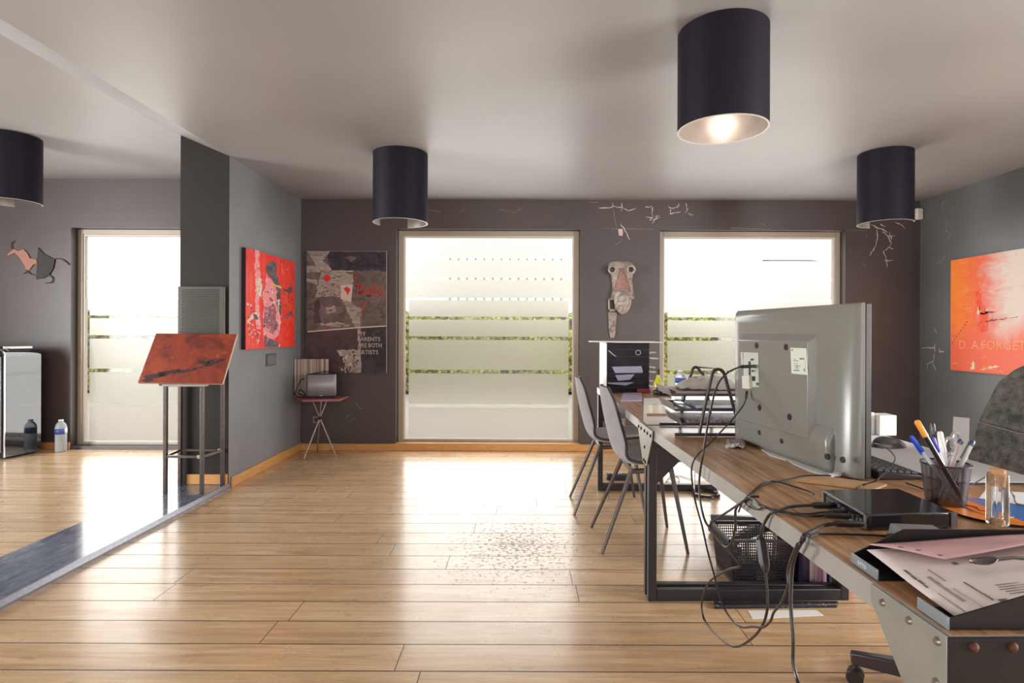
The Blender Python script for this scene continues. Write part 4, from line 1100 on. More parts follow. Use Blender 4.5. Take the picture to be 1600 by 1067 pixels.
for x, y in ((346, 762), (458, 806), (685, 884), (764, 900)):
    a, c = tvp(*zt5(x, y), .060)
    hl = MB(); hl.lathe([(0.0005, .0012), (.0085, .0012), (.009, -.004)], TT @ V((a, max(c, .02), .0565+max(0, max(c, .02)-.012)*.006/.058)), 16, axis=nb); hl.build('mounting_hole', mat('dark_port', (40, 40, 38), .5), tv)
for k0 in (.1, .72): MB().box((TVW*k0, -.0035, -.03), (TVW*(k0+.18), 0, .04), 0, TT).build('foot', TVd, tv, smooth=False)
# ================================================================ shell chairs
M_velvet = mat('grey_velvet', (150, 150, 153), .85, noise=.07, nscale=26, sheen=.25)
M_edge_shade = mat('velvet_edge_shade', (64, 56, 58), .9)  # darker rim colour imitates shade on the shell's thick edge
M_chleg = mat('gunmetal_leg', (86, 78, 76), .42, metal=.5)
def make_chair(label):
    t = thing('shell_chair', label, 'chair', (0, 0, 0), 0, 'grey shell chairs along the desks')
    prof = [(.315, .452), (.30, .468), (.22, .470), (.10, .456), (0, .446), (-.07, .450), (-.115, .478), (-.145, .535), (-.168, .62), (-.190, .72), (-.205, .81), (-.213, .872)]
    hw = [.165, .195, .212, .220, .222, .218, .212, .206, .200, .188, .165, .105]
    cv = [.012, .016, .022, .030, .034, .040, .046, .050, .050, .045, .036, .018]
    n_ = len(prof)-1
    sm = smooth_path([V((p[0], h, p[1])) for p, h in zip(prof, hw)], 3)
    cs = smooth_path([V((c, 0, 0)) for c in cv], 3)
    def fn(u, v):
        k = min(int(round(v*(len(sm)-1))), len(sm)-1); p = sm[k]; c = cs[k].x
        s = 2*u-1
        k2 = max(0, min(1, (p.z-.45)/.12)) if p.x < 0 else 0
        nx, nz = k2, 1-k2
        return V((p.x+nx*c*s*s, p.y*s*(1-.0*abs(s)), p.z+nz*c*s*s*.8))
    g = MB(); g.grid(fn, 14, len(sm)-1)
    g.build('seat_shell', [M_velvet, M_edge_shade], t, world=False, solid=.026, subsurf=1, solid_off=-1).modifiers['thickness'].material_offset_rim = 1
    mb = MB()
    for a, c in ((.15, .13), (.15, -.13), (-.08, .13), (-.08, -.13)):
        pass
    ft = [(.228, .205), (.228, -.205), (-.228, .205), (-.228, -.205)]
    tp = [(.155, .135), (.155, -.135), (-.055, .135), (-.055, -.135)]
    for (fx, fy_), (tx, ty) in zip(ft, tp):
        MB().tube([(fx, fy_, 0), (tx, ty, .438)], [.0085, .0135], 10).build('leg', M_chleg, t, world=False)
    uf = MB(); uf.tube([(.155, .135, .428), (-.055, .135, .420), (-.055, -.135, .420), (.155, -.135, .428), (.155, .135, .428)], .010, 6); uf.build('under_frame', M_chleg, t, world=False)
    return t
ch1 = make_chair('grey shell chair tucked in nearest the joint of the two desks')
ch1.location = (.643, 3.213, 0); ch1.rotation_euler.z = rad(1.0)
ch2 = dup(ch1, (.560, 3.845, 0), rad(-1), 'grey shell chair tucked in closer to the back wall')

# ================================================================ office chairs
m, nt, b = new_mat('mottled_grey_upholstery'); n = NT(nt); pos = n.tc.outputs['Object']
c1 = n.mix(n.rng(n.noise(pos, 26, 7, .75), .40, .62), srgb(98, 101, 102), srgb(160, 158, 150))
n.link(c1, b.inputs['Base Color']); b.inputs['Roughness'].default_value = .8; n.bump(n.noise(pos, 300, 2), .2, .001, b)
M_office = m
M_obase = mat('black_nylon_base', (52, 42, 44), .4)
def make_office(label):
    t = thing('office_chair', label, 'office chair', (0, 0, 0), 0, 'grey office chairs behind the desks')
    # local: faces +x
    for k in range(5):
        a = rad(-32+72*k)
        d = V((math.cos(a), math.sin(a), 0)); sd = V((-d.y, d.x, 0))
        l = MB()
        l.hexa([d*.03-sd*.028+V((0, 0, .085)), d*.31-sd*.016+V((0, 0, .066)), d*.31+sd*.016+V((0, 0, .066)), d*.03+sd*.028+V((0, 0, .085)),
                d*.03-sd*.026+V((0, 0, .145)), d*.315-sd*.014+V((0, 0, .104)), d*.315+sd*.014+V((0, 0, .104)), d*.03+sd*.026+V((0, 0, .145))])
        leg = l.build('leg', M_obase, t, world=False, bevel=.005)
        c = MB()
        for s in (-.014, .014):
            q = d*.30+sd*s
            c.lathe([(.001, -.010), (.022, -.010), (.026, -.006), (.026, .006), (.022, .010), (.001, .010)], V((q.x, q.y, .0265)), 18, axis=sd)
        c.cyl(d*.30+V((0, 0, .028)), d*.30+V((0, 0, .07)), .008, seg=8)
        c.build('caster', mat('dark_caster', (44, 36, 38), .35), leg, world=False)
    MB().cyl((0, 0, .08), (0, 0, .42), .028, .022, 16).build('gas_column', M_obase, t, world=False)
    MB().box((-.12, -.10, .40), (.12, .10, .44)).build('mechanism', M_obase, t, world=False, bevel=.01)
    s = MB(); s.grid(lambda u, v: V((.26-.48*v, (u-.5)*.48*(1-.25*abs(2*v-1)**4), .475+.02*(2*u-1)**2-.02*(1-v)**6)), 10, 10)
    s.build('seat', M_office, t, world=False, solid=.055, subsurf=1, solid_off=0)
    MB().tube(smooth_path([V((-.10, 0, .42)), V((-.26, 0, .44)), V((-.32, 0, .56)), V((-.325, 0, .72))], 5), .018, 8).build('back_post', M_obase, t, world=False)
    def back(z0, z1, w0, w1, rt):
        def fn(u, v):
            s = 2*u-1; z = z0+(z1-z0)*v; w = w0+(w1-w0)*v
            if rt: w *= (1-.35*max(0, (v-.72)/.28)**2.2)
            return V((-.255-.30*(z-.72)+.085*s*s, s*w, z+(.030*s*s*(1-v if rt else v**2))))
        return fn
    g = MB(); g.grid(back(.836, 1.055, .254, .222, True), 30, 18); g.build('upper_backrest', M_office, t, world=False, solid=.042, solid_off=0, bevel=.009, bseg=3)
    g = MB(); g.grid(back(.56, .832, .248, .255, False), 30, 14); g.build('lower_backrest', M_office, t, world=False, solid=.038, solid_off=0, bevel=.006, bseg=3)
    return t
OCX, OCY, OCR = 1.355, 1.725, 176
oc = make_office('grey office chair pulled up behind the pen pot')
oc.location = (OCX, OCY, 0); oc.rotation_euler.z = rad(OCR)
o2 = dup(oc, (1.36, 3.16, 0), rad(176), 'grey office chair hidden behind the monitor, one wheeled foot showing')
# ================================================================ things on the near desk
ZS2 = ZD+.0006
M_blk = mat('black_office_plastic', (40, 33, 38), .42, spec=.45)
M_blkgloss = mat('gloss_black_casing', (24, 22, 28), .14, coat=.5)
M_paper = mat('white_paper', (232, 230, 226), .7)
M_paperb = mat('cool_white_paper', (226, 226, 228), .7)
M_pink = mat('pink_paper', (196, 150, 154), .6)
M_ink = mat('grey_ink', (96, 88, 88), .7)
M_inkl = mat('pale_ink', (142, 128, 124), .7)
M_cable = mat('black_cable_rubber', (24, 19, 19), .38, spec=.6)
M_cablew = mat('grey_cable_rubber', (120, 116, 112), .4)
M_silver = mat('satin_silver', (170, 172, 172), .3, metal=.7)
# recorder box
rq = [PF(1354, 831, ZD), PF(1494.7, 827.2, ZD)]
bq = [PF(1286.6, 765, .796), PF(1403.8, 762.8, .796)]
HB = .036
c0 = V((rq[0].x, rq[0].y, 0)); c1_ = V((rq[1].x, rq[1].y, 0)); c3 = V((bq[0].x, bq[0].y, 0)); c2_ = V((bq[1].x, bq[1].y, 0))
rc = thing('recorder', 'black box with a row of ports and cables on the near desk', 'recorder', (c0+c2_)/2+V((0, 0, ZD)))
mb = MB(); z0, z1 = ZD+.004, ZD+HB
mb.hexa([p+V((0, 0, z0)) for p in (c0, c1_, c2_, c3)]+[p+V((0, 0, z1)) for p in (c0, c1_, c2_, c3)])
mb.build('casing', M_blkgloss, rc, bevel=.003)
lf = (c3-c0).normalized(); ln = V((-lf.y, lf.x, 0)); LL = (c3-c0).length
fr = MB()
for s0, s1, a, bz in ((0, LL, z1-.004, z1), (0, LL, z0, z0+.004), (0, .006, z0, z1), (LL-.006, LL, z0, z1)):
    fr.hexa([c0+lf*s0+V((0, 0, a)), c0+lf*s1+V((0, 0, a)), c0+lf*s1+ln*.003+V((0, 0, a)), c0+lf*s0+ln*.003+V((0, 0, a)), c0+lf*s0+V((0, 0, bz)), c0+lf*s1+V((0, 0, bz)), c0+lf*s1+ln*.003+V((0, 0, bz)), c0+lf*s0+ln*.003+V((0, 0, bz))])
fr.build('port_frame', M_silver, rc, smooth=False)
pt_ = MB()
for s0, w_, a, h_ in ((.012, .012, .006, .016), (.030, .010, .006, .012), (.045, .014, .008, .012), (.064, .014, .008, .012), (.084, .016, .008, .014), (.105, .010, .016, .008), (.120, .05, .020, .003), (.120, .05, .013, .003), (.120, .05, .006, .003), (.176, .012, .006, .022)):
    p = c0+lf*s0+V((0, 0, ZD+a)); q = c0+lf*min(s0+w_, LL-.008)+V((0, 0, ZD+a))
    pt_.hexa([p, q, q+ln*.0022, p+ln*.0022]+[k+V((0, 0, h_)) for k in (p, q, q+ln*.0022, p+ln*.0022)])
pt_.build('ports', mat('dim_metal_port', (96, 96, 98), .4, metal=.5), rc, smooth=False)
fd = (c1_-c0).normalized()
fe = MB(); fe.hexa([c1_-fd*.014+V((0, -.0025, z0)), c1_+V((0, -.0025, z0)), c1_+V((0, .0, z0)), c1_-fd*.014+V((0, .0, z0)), c1_-fd*.014+V((0, -.0025, z1)), c1_+V((0, -.0025, z1)), c1_+V((0, 0, z1)), c1_-fd*.014+V((0, 0, z1))])
fe.build('front_trim', mat('grey_trim_plastic', (84, 80, 84), .35), rc, smooth=False)
ff = MB()
for p in (c0, c1_, c2_, c3):
    q = p+((c0+c2_)/2-p)*.14; ff.cyl(q+V((0, 0, ZD+.0003)), q+V((0, 0, z0)), .006, seg=10)
ff.build('foot', M_blk, rc)
# small adapter
ad = MB(); q0 = PF(1396, 833, ZD); 
adp = V((.735, 1.105, ZS2))
ad.hexa([adp+V(p) for p in ((0, 0, 0), (.088, -.010, 0), (.092, .04, 0), (.004, .05, 0), (.004, .002, .026), (.084, -.008, .026), (.088, .038, .026), (.008, .048, .026))])
tag(ad.build('adapter', mat('grey_silver_plastic', (138, 136, 138), .35, metal=.3), loc=adp+V((.06, .02, 0)), bevel=.003), 'small silver grey adapter box between recorder and letter tray', 'adapter')

# letter tray at the desk's near corner
TL = Matrix(((1, .022*0, 0, .590), (0, 1, 0, .785), (0, 0, 1, ZS2), (0, 0, 0, 1)))
lt2 = thing('letter_tray', 'open black letter tray full of papers at the near desk corner', 'letter tray', (.75, .9, ZS2))
TWy, TD, TH = .232, .335, .060
M_tray = mat('black_tray_plastic', (20, 13, 17), .4, spec=.35)
tr_ = MB()
tr_.box((.045, .003, 0), (TD, TWy-.003, .003), 0, TL); tr_.box((0, .003, 0), (.045, .062, .003), 0, TL); tr_.box((0, TWy-.075, 0), (.045, TWy-.003, .003), 0, TL)
for y, sl_ in ((0, .145), (TWy-.003, .09)):
    tr_.prism([TL @ V(p) for p in ((0, y, .003), (TD, y, .003), (TD, y, TH), (sl_, y, TH), (.0, y, .0165))], (0, .003, 0))
tr_.box((TD-.003, .003, .003), (TD, TWy-.003, TH), 0, TL)
tr_.build('body', M_tray, lt2, smooth=False)
for a, c in ((0, .062), (TWy-.075, TWy)):
    MB().box((-.003, a, .0), (0, c, .018), 0, TL).build('front_lip', mat('grey_lip_plastic', (122, 132, 136), .3, coat=.4), lt2, bevel=.001)
tx = MB(); put_text(tx, 'OTTO', .009, TL @ V((-.0036, TWy-.020, .006)), (0, -1, 0), (0, 0, 1), 0, bold=True)
tx.build('brand_mark', mat('white_print', (226, 228, 228), .5), lt2, smooth=False)
# papers in the tray
def sheet(pts, th, lift=0.0, n=10, sag=.0, wav=0.0, seed=1):
    """bilinear sheet over 4 corner points"""
    a, b_, c, d = [V(p) for p in pts]
    mb = MB()
    def fn(u, v):
        p = a*(1-u)*(1-v)+b_*u*(1-v)+c*u*v+d*(1-u)*v
        return p+V((0, 0, lift-sag*4*u*(1-u)*v+wav*math.sin(6*u+seed)*math.sin(5*v+seed*2)))
    mb.grid(fn, n, n); return mb, fn
def lines_on(mb, fn, rows, mi=1, up=.0015):
    for u0, u1, v0, v1 in rows:
        n_ = max(1, int(abs(u1-u0)*12)); k = max(1, int(abs(v1-v0)*12))
        for i in range(n_):
            for j in range(k):
                a0 = u0+(u1-u0)*i/n_; a1 = u0+(u1-u0)*(i+1)/n_; b0_ = v0+(v1-v0)*j/k; b1_ = v0+(v1-v0)*(j+1)/k
                mb.add([fn(a0, b0_)+V((0, 0, up)), fn(a1, b0_)+V((0, 0, up)), fn(a1, b1_)+V((0, 0, up)), fn(a0, b1_)+V((0, 0, up))], [(0, 1, 2, 3)], mi)
zt8 = zoomed(1320, 780, 3.718)
def tp_(x, y, z): return PF(*zt8(x, y), z)
# lower stack inside the tray
lo = MB(); lo.box((.055, .008, .0035), (TD-.006, TWy-.010, .0065), 0, TL)
tag(lo.build('paper_stack', M_paperb, loc=(.75, .9, ZD+.005), smooth=False), 'stack of sheets lying flat inside the near letter tray', 'paper')
Z1 = ZD+.030
A_ = V((.607, 1.004, .787)); B_ = V((.606, .793, .7725))
sh1, f1_ = sheet([A_, B_, V((.905, .793, .812)), V((.905, 1.006, .803))], .001, 0, 12, wav=.0010)
lines_on(sh1, f1_, [(.48, .83, .115, .135), (.38, .56, .17, .178), (.70, .98, .06, .064), (.66, .96, .16, .163), (.68, .69, .36, .48), (.71, .72, .36, .50), (.74, .75, .35, .49), (.77, .78, .36, .47), (.80, .81, .36, .5)], 1)
lines_on(sh1, f1_, [(.36, .43, .046, .062), (.44, .50, .044, .060), (.51, .57, .047, .064), (.58, .62, .046, .058), (.60, .86, .245, .253), (.86, .885, .27, .31), (.90, .91, .30, .34), (.30, .34, .34, .37)], 2)
tag(sh1.build('letter', [mat('blush_white_paper', (216, 202, 198), .6), M_inkl, M_ink], loc=A_, solid=.0008, solid_off=-1), 'printed letter bulging over the lip of the near letter tray', 'paper')
C_ = V((.612, 1.004, .796)); D_ = V((.690, .930, .800))
sh2, f2_ = sheet([C_, D_, V((.91, .955, .824)), V((.91, 1.008, .8135))], .001, .002, 10, wav=.0012, seed=2)
lines_on(sh2, f2_, [(.33, .38, .03, .045), (.55, .60, .04, .055), (.84, .89, .04, .055)], 1)
tag(sh2.build('plastic_sleeve', [mat('pink_plastic_sleeve', (204, 160, 162), .22, coat=.5), M_ink], loc=C_, solid=.0012), 'pink plastic sleeve on top of the papers in the near tray', 'plastic sleeve')
for hx in (255, 310, 400):
    pass
# spoon
sp0 = tp_(725, 385, .803); 
M_spoon = mat('dull_steel_spoon', (112, 104, 100), .28, metal=.85)
spn = thing('spoon', 'steel teaspoon lying on the papers in the near tray', 'spoon', sp0)
sd_ = V((1, .02, 0)).normalized(); ss = V((-sd_.y, sd_.x, 0))
g = MB()
def bowl(u, v):
    t = v; w = .013*math.sin(PI*min(1, t*.96+.02))**.6; s = 2*u-1
    return sp0+sd_*(.044*t)+ss*(s*w)+V((0, 0, .004+.005*(s*s)-.004*math.sin(PI*t)+.004*t))
g.grid(bowl, 8, 12); g.build('bowl', M_spoon, spn, solid=.0012)
MB().tube([sp0+sd_*.042+V((0, 0, .009)), sp0+sd_*.07+V((0, 0, .012)), sp0+sd_*.15+V((0, 0, .006))], [.0028, .0024, .004], 8).build('handle', M_spoon, spn)

# pen pot with pens
pc0 = PF(1483, 792, ZD); PCX, PCY = pc0.x+.0, pc0.y+.012
m, nt, b = new_mat('black_wire_mesh'); n = NT(nt); pos = n.tc.outputs['Object']
b.inputs['Base Color'].default_value = srgb(44, 34, 38); b.inputs['Roughness'].default_value = .4; b.inputs['Metallic'].default_value = .4
x_, y_, z_ = n.sep(pos)
ang = n.math('MULTIPLY', n.math('ARCTAN2', y_, x_), 78/(2*PI)); zz_ = n.math('DIVIDE', z_, .0038)
da = n.math('FRACT', n.math('ADD', ang, zz_)); db = n.math('FRACT', n.math('SUBTRACT', ang, zz_))
open_ = n.math('MULTIPLY', n.math('GREATER_THAN', da, .42), n.math('GREATER_THAN', db, .42))
n.link(n.math('SUBTRACT', 1.0, open_), b.inputs['Alpha'])
M_mesh = m
pp = thing('pen_pot', 'black wire mesh pot full of pens on the near desk', 'pen pot', (PCX, PCY, ZS2))
MB().lathe([(.040, .002), (.050, .100)], (0, 0, 0), 48, cap=False).build('mesh_wall', M_mesh, pp, world=False)
MB().lathe([(.0005, .0), (.041, 0), (.0415, .006), (.039, .006), (.038, .002), (.0005, .002)], (0, 0, 0), 36, cap=False).build('base', M_blk, pp, world=False)
MB().tube([(.0505*math.cos(t*PI/18), .0505*math.sin(t*PI/18), .100) for t in range(37)], .0022, 8, caps=False).build('rim', M_blk, pp, world=False)
def pen(top_px, bottom, label, body, cap_c, r=.0042, clip=None, kind='pen', capL=.055, tip=None):
    """from the pot's floor up to the pixel of its top end"""
    bz = V((PCX+bottom[0], PCY+bottom[1], ZS2+.008))
    tpnt = P(top_px[0], top_px[1], PCY+top_px[2])
    d = (tpnt-bz); L = d.length; d.normalize()
    t = thing('pen', label, 'pen', bz, 0, 'pens in the mesh pot')
    MB().tube([bz, bz+d*.012, bz+d*(L-capL)], [.0012, r, r], 10).build('barrel', body, t)
    e = [bz+d*(L-capL), bz+d*(L-.004), bz+d*L]
    MB().tube(e, [r*1.18, r*1.18, r*.7], 10).build('cap', cap_c, t)
    if clip:
        sdv = d.cross(V((0, 1, 0))).normalized()
        MB().tube([bz+d*(L-.006)+sdv*r*1.3, bz+d*(L-.05)+sdv*r*1.5], .0016, 6).build('clip', clip, t)
    return t
pl_ = lambda n_, c: mat(n_, c, .3, coat=.3)
pen((1423.5, 681, -.015), (.022, -.018), 'translucent blue biro, outermost in the mesh pot', pl_('clear_biro', (196, 206, 216)), pl_('biro_blue', (32, 72, 190)), .0042, pl_('biro_blue', (32, 72, 190)), capL=.045)
pen((1432, 657, -.02), (.026, -.028), 'black felt pen with an orange end, tallest in the mesh pot', pl_('pen_black', (34, 30, 32)), pl_('pen_orange', (232, 150, 44)), .0058, capL=.042)
pen((1457, 661, .018), (.006, .020), 'black capped pen standing upright in the mesh pot', pl_('pen_rose', (150, 110, 100)), pl_('pen_black', (34, 30, 32)), .0046, pl_('pen_black', (34, 30, 32)), capL=.035)
pen((1456, 683, -.012), (.026, -.006), 'white pen with a violet blue cap in the mesh pot', pl_('pen_white', (216, 214, 214)), pl_('pen_violet', (62, 58, 178)), .0050, capL=.038)
pen((1468, 674, .012), (.012, -.004), 'white patterned pen beside the scissors in the mesh pot', pl_('pen_white', (216, 214, 214)), pl_('pen_cream', (232, 226, 220)), .0058, capL=.05)
pen((1502, 686, -.012), (-.006, .012), 'pale pen with a dark blue end in the mesh pot', pl_('pen_blush', (206, 190, 186)), pl_('pen_navy', (62, 74, 106)), .0050, capL=.012)
pen((1520.5, 688, -.022), (-.018, -.012), 'pale pen leaning out over the rim of the mesh pot', pl_('pen_blush2', (204, 200, 198)), pl_('pen_navy', (62, 74, 106)), .0052, pl_('pen_slate', (90, 92, 100)), capL=.014)
# clear handled scissors
sc_ = thing('scissors', 'clear handled scissors standing in the mesh pot', 'scissors', (PCX, PCY, ZS2+.01))
M_clr = mat('clear_ice_plastic', (226, 228, 230), .08, trans=.75, ior=1.3)
q = P(1488, 693, PCY+.02)
for s in (-1, 1):
    cen = q+V((.010*s, .0, .006*s))
    MB().tube([cen+V((.011*math.cos(t*PI/9), .002*s, .020*math.sin(t*PI/9))) for t in range(19)], .0045, 8, caps=False).build('handle', M_clr, sc_)
    MB().tube([cen+V((-.004*s, 0, -.018)), V((PCX+.004*s, PCY+.008, ZS2+.02))], [.0045, .0012], 6).build('blade', M_silver, sc_)

# round mouse mat, half orange and half blue
dc = V((1.078, 1.300, ZS2)); DR = .104
dm = MB()
ringp = [(DR*math.cos(t*PI/24), DR*math.sin(t*PI/24)) for t in range(48)]
for half, mi in ((0, 0), (1, 1)):
    ps = [dc+V((.014, 0, .006))]
    arc = [(DR*math.cos(a), DR*math.sin(a)) for a in [PI/2+PI*k/24+(PI if half else 0) for k in range(25)]]
    dm.add([dc+V((a, c, .006)) for a, c in arc], [list(range(25))], mi)
dm.add([dc+V((a, c, .006)) for a, c in ringp]+[dc+V((a*.97, c*.97, 0)) for a, c in ringp], [(i, (i+1) % 48, (i+1) % 48+48, i+48) for i in range(48)]+[[i+48 for i in range(48)][::-1]], 2)
loop = [V((-.046, .05, 0)), V((-.05, .0, 0)), V((-.046, -.035, 0)), V((-.03, -.048, 0)), V((.0, -.05, 0))]
dm.tube([dc+p+V((0, 0, .0065)) for p in smooth_path(loop, 5)], .0014, 5, 3)
dm.tube([dc+p+V((0, 0, .0065)) for p in smooth_path([V((-.04, .045, 0)), V((-.025, .02, 0)), V((-.035, .0, 0)), V((-.02, -.012, 0))], 5)], .0016, 5, 4)
put_text(dm, 'SANIS', .020, dc+V((-.062, .038, .0066)), (0, -1, 0), (1, 0, 0), 5)
tag(dm.build('mouse_mat', [mat('orange_gloss', (238, 134, 22), .25, coat=.4), mat('blue_gloss', (60, 116, 188), .25, coat=.4), M_blk, mat('peach_line', (244, 184, 120), .4), mat('red_line', (206, 70, 40), .4), mat('brown_print', (120, 66, 24), .5)], loc=dc), 'round orange and blue mat beside the pen pot', 'mouse mat')
# vial with a cork
vq = V((.945, 1.115, ZS2)); vq = PF(1558.5, 826, ZD); vq = V((vq.x, vq.y-.0, ZS2+.0068))
vi = thing('vial', 'corked square glass vial standing on the round mat', 'vial', vq)
M_vg = mat('clear_vial_glass', (240, 244, 244), .03, trans=.95, ior=1.35)
g = MB(); g.box((-.0150, -.0150, 0), (.0150, .0150, .110)); g.build('glass', M_vg, vi, world=False, bevel=.004)
MB().lathe([(.001, .083), (.0110, .083), (.0135, .111), (.0135, .118), (.001, .118)], (0, 0, 0), 20).build('cork', mat('cork', (190, 138, 92), .8, noise=.25, nscale=160), vi, world=False)
MB().lathe([(.001, .003), (.0115, .003), (.011, .012), (.001, .015)], (0, 0, 0), 16).build('contents', mat('tan_grains', (206, 162, 124), .8, noise=.2, nscale=200), vi, world=False)

# keyboard, mouse, pads, papers
kb = thing('keyboard', 'black keyboard lying in front of the monitor screen', 'keyboard', (1.06, 1.80, ZS2))
TK = Matrix.Translation(V((1.122, 1.595, ZS2))) @ Matrix.Rotation(rad(92), 4, 'Z')   # x along the keyboard, y across
g = MB(); g.prism([TK @ V(p) for p in ((0, 0, 0), (0, .128, 0), (0, .128, .022), (0, .0, .012))], TK.to_3x3() @ V((.44, 0, 0))); g.build('case', M_blk, kb, bevel=.003)
g = MB()
for r in range(6):
    for c in range(20):
        y = .006+r*.0198; x = .012+c*.021
        z = .012+.010*(y/.128)
        g.hexa([TK @ V(p) for p in ((x, y, z), (x+.0175, y, z), (x+.0175, y+.0175, z+.001), (x, y+.0175, z+.001), (x+.002, y+.002, z+.006), (x+.0155, y+.002, z+.006), (x+.0155, y+.0155, z+.007), (x+.002, y+.0155, z+.007))])
g.build('key_field', mat('worn_black_key', (66, 62, 66), .35), kb, smooth=False)
mq = PF(1394, 703, ZD)
ms = thing('mouse', 'grey black computer mouse on white paper by the pen pot', 'computer mouse', (mq.x, mq.y+.02, ZS2+.006))
g = MB()
def mfn(u, v):
    a = 2*PI*u; t = v*PI/2; r = math.cos(t)**.75 if v < 1 else 0
    return V((mq.x+.060*r*math.cos(a), mq.y+.02+.034*r*math.sin(a), ZS2+.0062+.036*math.sin(t)*(1-.22*math.cos(a)*r)))
g.grid(mfn, 24, 10); g.build('shell', mat('graphite_mouse', (78, 72, 74), .3, coat=.3), ms, merge=True)
MB().tube([(mq.x-.05, mq.y+.02, ZS2+.024), (mq.x-.03, mq.y+.02, ZS2+.037), (mq.x-.012, mq.y+.02, ZS2+.0395)], .004, 8).build('wheel', M_blk, ms)
bx = PF(1360, 684, ZD)
for i, (dx, dy, w_, h_, l) in enumerate(((0, 0, .055, .088, 'small white box nearer the monitor edge on the near desk'), (.062, -.02, .068, .080, 'small white box leaning open beside another white box'))):
    b0_ = V((bx.x-.02+dx, bx.y+.03+dy, ZS2+.0062))
    tag(MB().box(b0_, b0_+V((w_, .07, h_))).build('box', M_paper, loc=b0_, bevel=.002), l, 'box', 'white boxes by the monitor')
def flat(name, pts, th, mtl, label, cat='paper', z=ZS2, grp=None):
    mb = MB(); mb.prism([V((p[0], p[1], z)) for p in pts], (0, 0, th))
    c = sum((V((p[0], p[1], z)) for p in pts), V())/len(pts)
    return tag(mb.build(name, mtl, loc=c, smooth=False), label, cat, grp)
def ppx(pts, z=ZD): return [PF(x, y, z) for x, y in pts]
# large pad of white sheets before the office chair
flat('desk_pad', [(1.15, 1.548), (1.435, 1.548), (1.435, 2.42), (1.15, 2.42)], .0035, mat('black_pad_edge', (38, 36, 40), .6), 'black desk pad under white sheets beside the office chair', 'desk pad')
pd_ = MB(); pd_.prism([V((x, y, ZS2+.0036)) for x, y in ((1.152, 1.551), (1.433, 1.551), (1.433, 2.418), (1.152, 2.418))], (0, 0, .0022))
tag(pd_.build('paper_stack', M_paperb, loc=(1.3, 1.8, ZS2+.0036), smooth=False), 'wide white sheets covering the black desk pad', 'paper')
flat('paper_sheet', ppx([(1512, 800), (1540, 766), (1640, 772), (1640, 800)]), .0006, M_paperb, 'white sheet with a fold half under the round mat', z=ZS2-.0003)
cd = MB(); q = V((1.385, 1.84, ZS2+.0062))
cd.prism([q, q+V((.030, -.03, 0)), q+V((.034, -.03, .135)), q+V((.006, .0, .135))], (.001, .0012, 0)); cd.prism([q+V((.030, -.03, 0)), q+V((.045, .02, 0)), q+V((.045, .02, .13)), q+V((.034, -.03, .135))], (.0012, 0, 0))
tag(cd.build('card', M_paper, loc=q, smooth=False), 'folded white card standing before the office chair backrest', 'card')
# papers beside and under the monitor
zp = zoomed(1080, 440, 3.234)
def slab(name, pxs, label, mtl, th=.001, z=ZS2, wav=0.0, cat='paper'):
    pts = [PF(*zp(x, y), z) for x, y in pxs]
    mb = MB(); mb.prism(pts, (0, 0, th)); c = sum(pts, V())/len(pts)
    return tag(mb.build(name, mtl, loc=c, smooth=False), label, cat)
slab('paper_sheet', [(300, 810), (420, 800), (560, 870), (480, 905), (400, 880)], 'white sheet slipped under the monitor foot near the tray', M_paper, .0015)
slab('paper_sheet', [(470, 890), (560, 860), (720, 960), (690, 985), (600, 960), (520, 925)], 'curled white sheet below the speaker strip of the monitor', M_paperb, .002)
nw, _f = sheet([PF(*zp(175, 842), ZD), PF(*zp(272, 850), ZD), PF(*zp(262, 822), ZD), PF(*zp(185, 815), ZD)], .001, .016, 10, wav=.006, seed=4)
tag(nw.build('newspaper', brushy('grey_newsprint', (90, 82, 84), (206, 198, 196), 60), loc=PF(*zp(240, 840), ZD), solid=.012, solid_off=-1), 'crumpled newsprint between the wire trays and the monitor', 'paper')
wq = ppx([(1242, 753), (1366, 768), (1386, 760), (1262, 744)])
wbm = MB(); wbm.prism([V((p.x, p.y, ZS2)) for p in wq], (0, 0, .006))
tag(wbm.build('wooden_board', mat('plain_pine', (190, 150, 112), .5, noise=.15, nscale=5, stretch=(3, 20, 3)), loc=(wq[0]+wq[2])/2, bevel=.001), 'short wooden board lying between monitor and recorder', 'board')

# ================================================================ wire letter trays between the desks
M_wire = mat('charcoal_bent_tube', (62, 52, 52), .38, metal=.4)
M_trayg = mat('grey_black_sheet_tray', (74, 66, 68), .36, metal=.3)
ws = thing('tray_stand', 'three tier black paper tray stand with bent tube legs', 'tray stand', (.8, 2.36, ZS2))
for yy, ap in ((2.250, (1122, 577)), (2.505, (1089, 574))):
    a = P(ap[0], ap[1], yy)
    k = 1 if yy < 2.3 else 0
    f_ = MB()
    if k: w_ = [P(1093, 678, yy), P(1098, 650, yy), P(1108, 605, yy), P(1114, 582, yy), a, P(1131, 583, yy), P(1139, 610, yy), P(1149, 645, yy), P(1158, 676, yy)]
    else: w_ = [V((.69, yy, ZS2+.012)), V((.715, yy, ZS2+.16)), P(1078, 590, yy), P(1083, 576, yy), a, P(1094, 580, yy), V((.80, yy, ZS2+.2)), V((.83, yy, ZS2+.012))]
    w_[0].z = w_[-1].z = ZS2+.012
    f_.tube(smooth_path(w_, 5), .0065, 8); f_.build('tube_frame', M_wire, ws)
    MB().tube([V((.60, yy, ZS2+.0068)), V((.94, yy, ZS2+.0068))], .0065, 8).build('foot', M_wire, ws)
MB().tube([P(1089, 573.5, 2.505), P(1108, 575, 2.40), P(1122, 576.5, 2.250)], .003, 6).build('cross_rod', M_wire, ws)
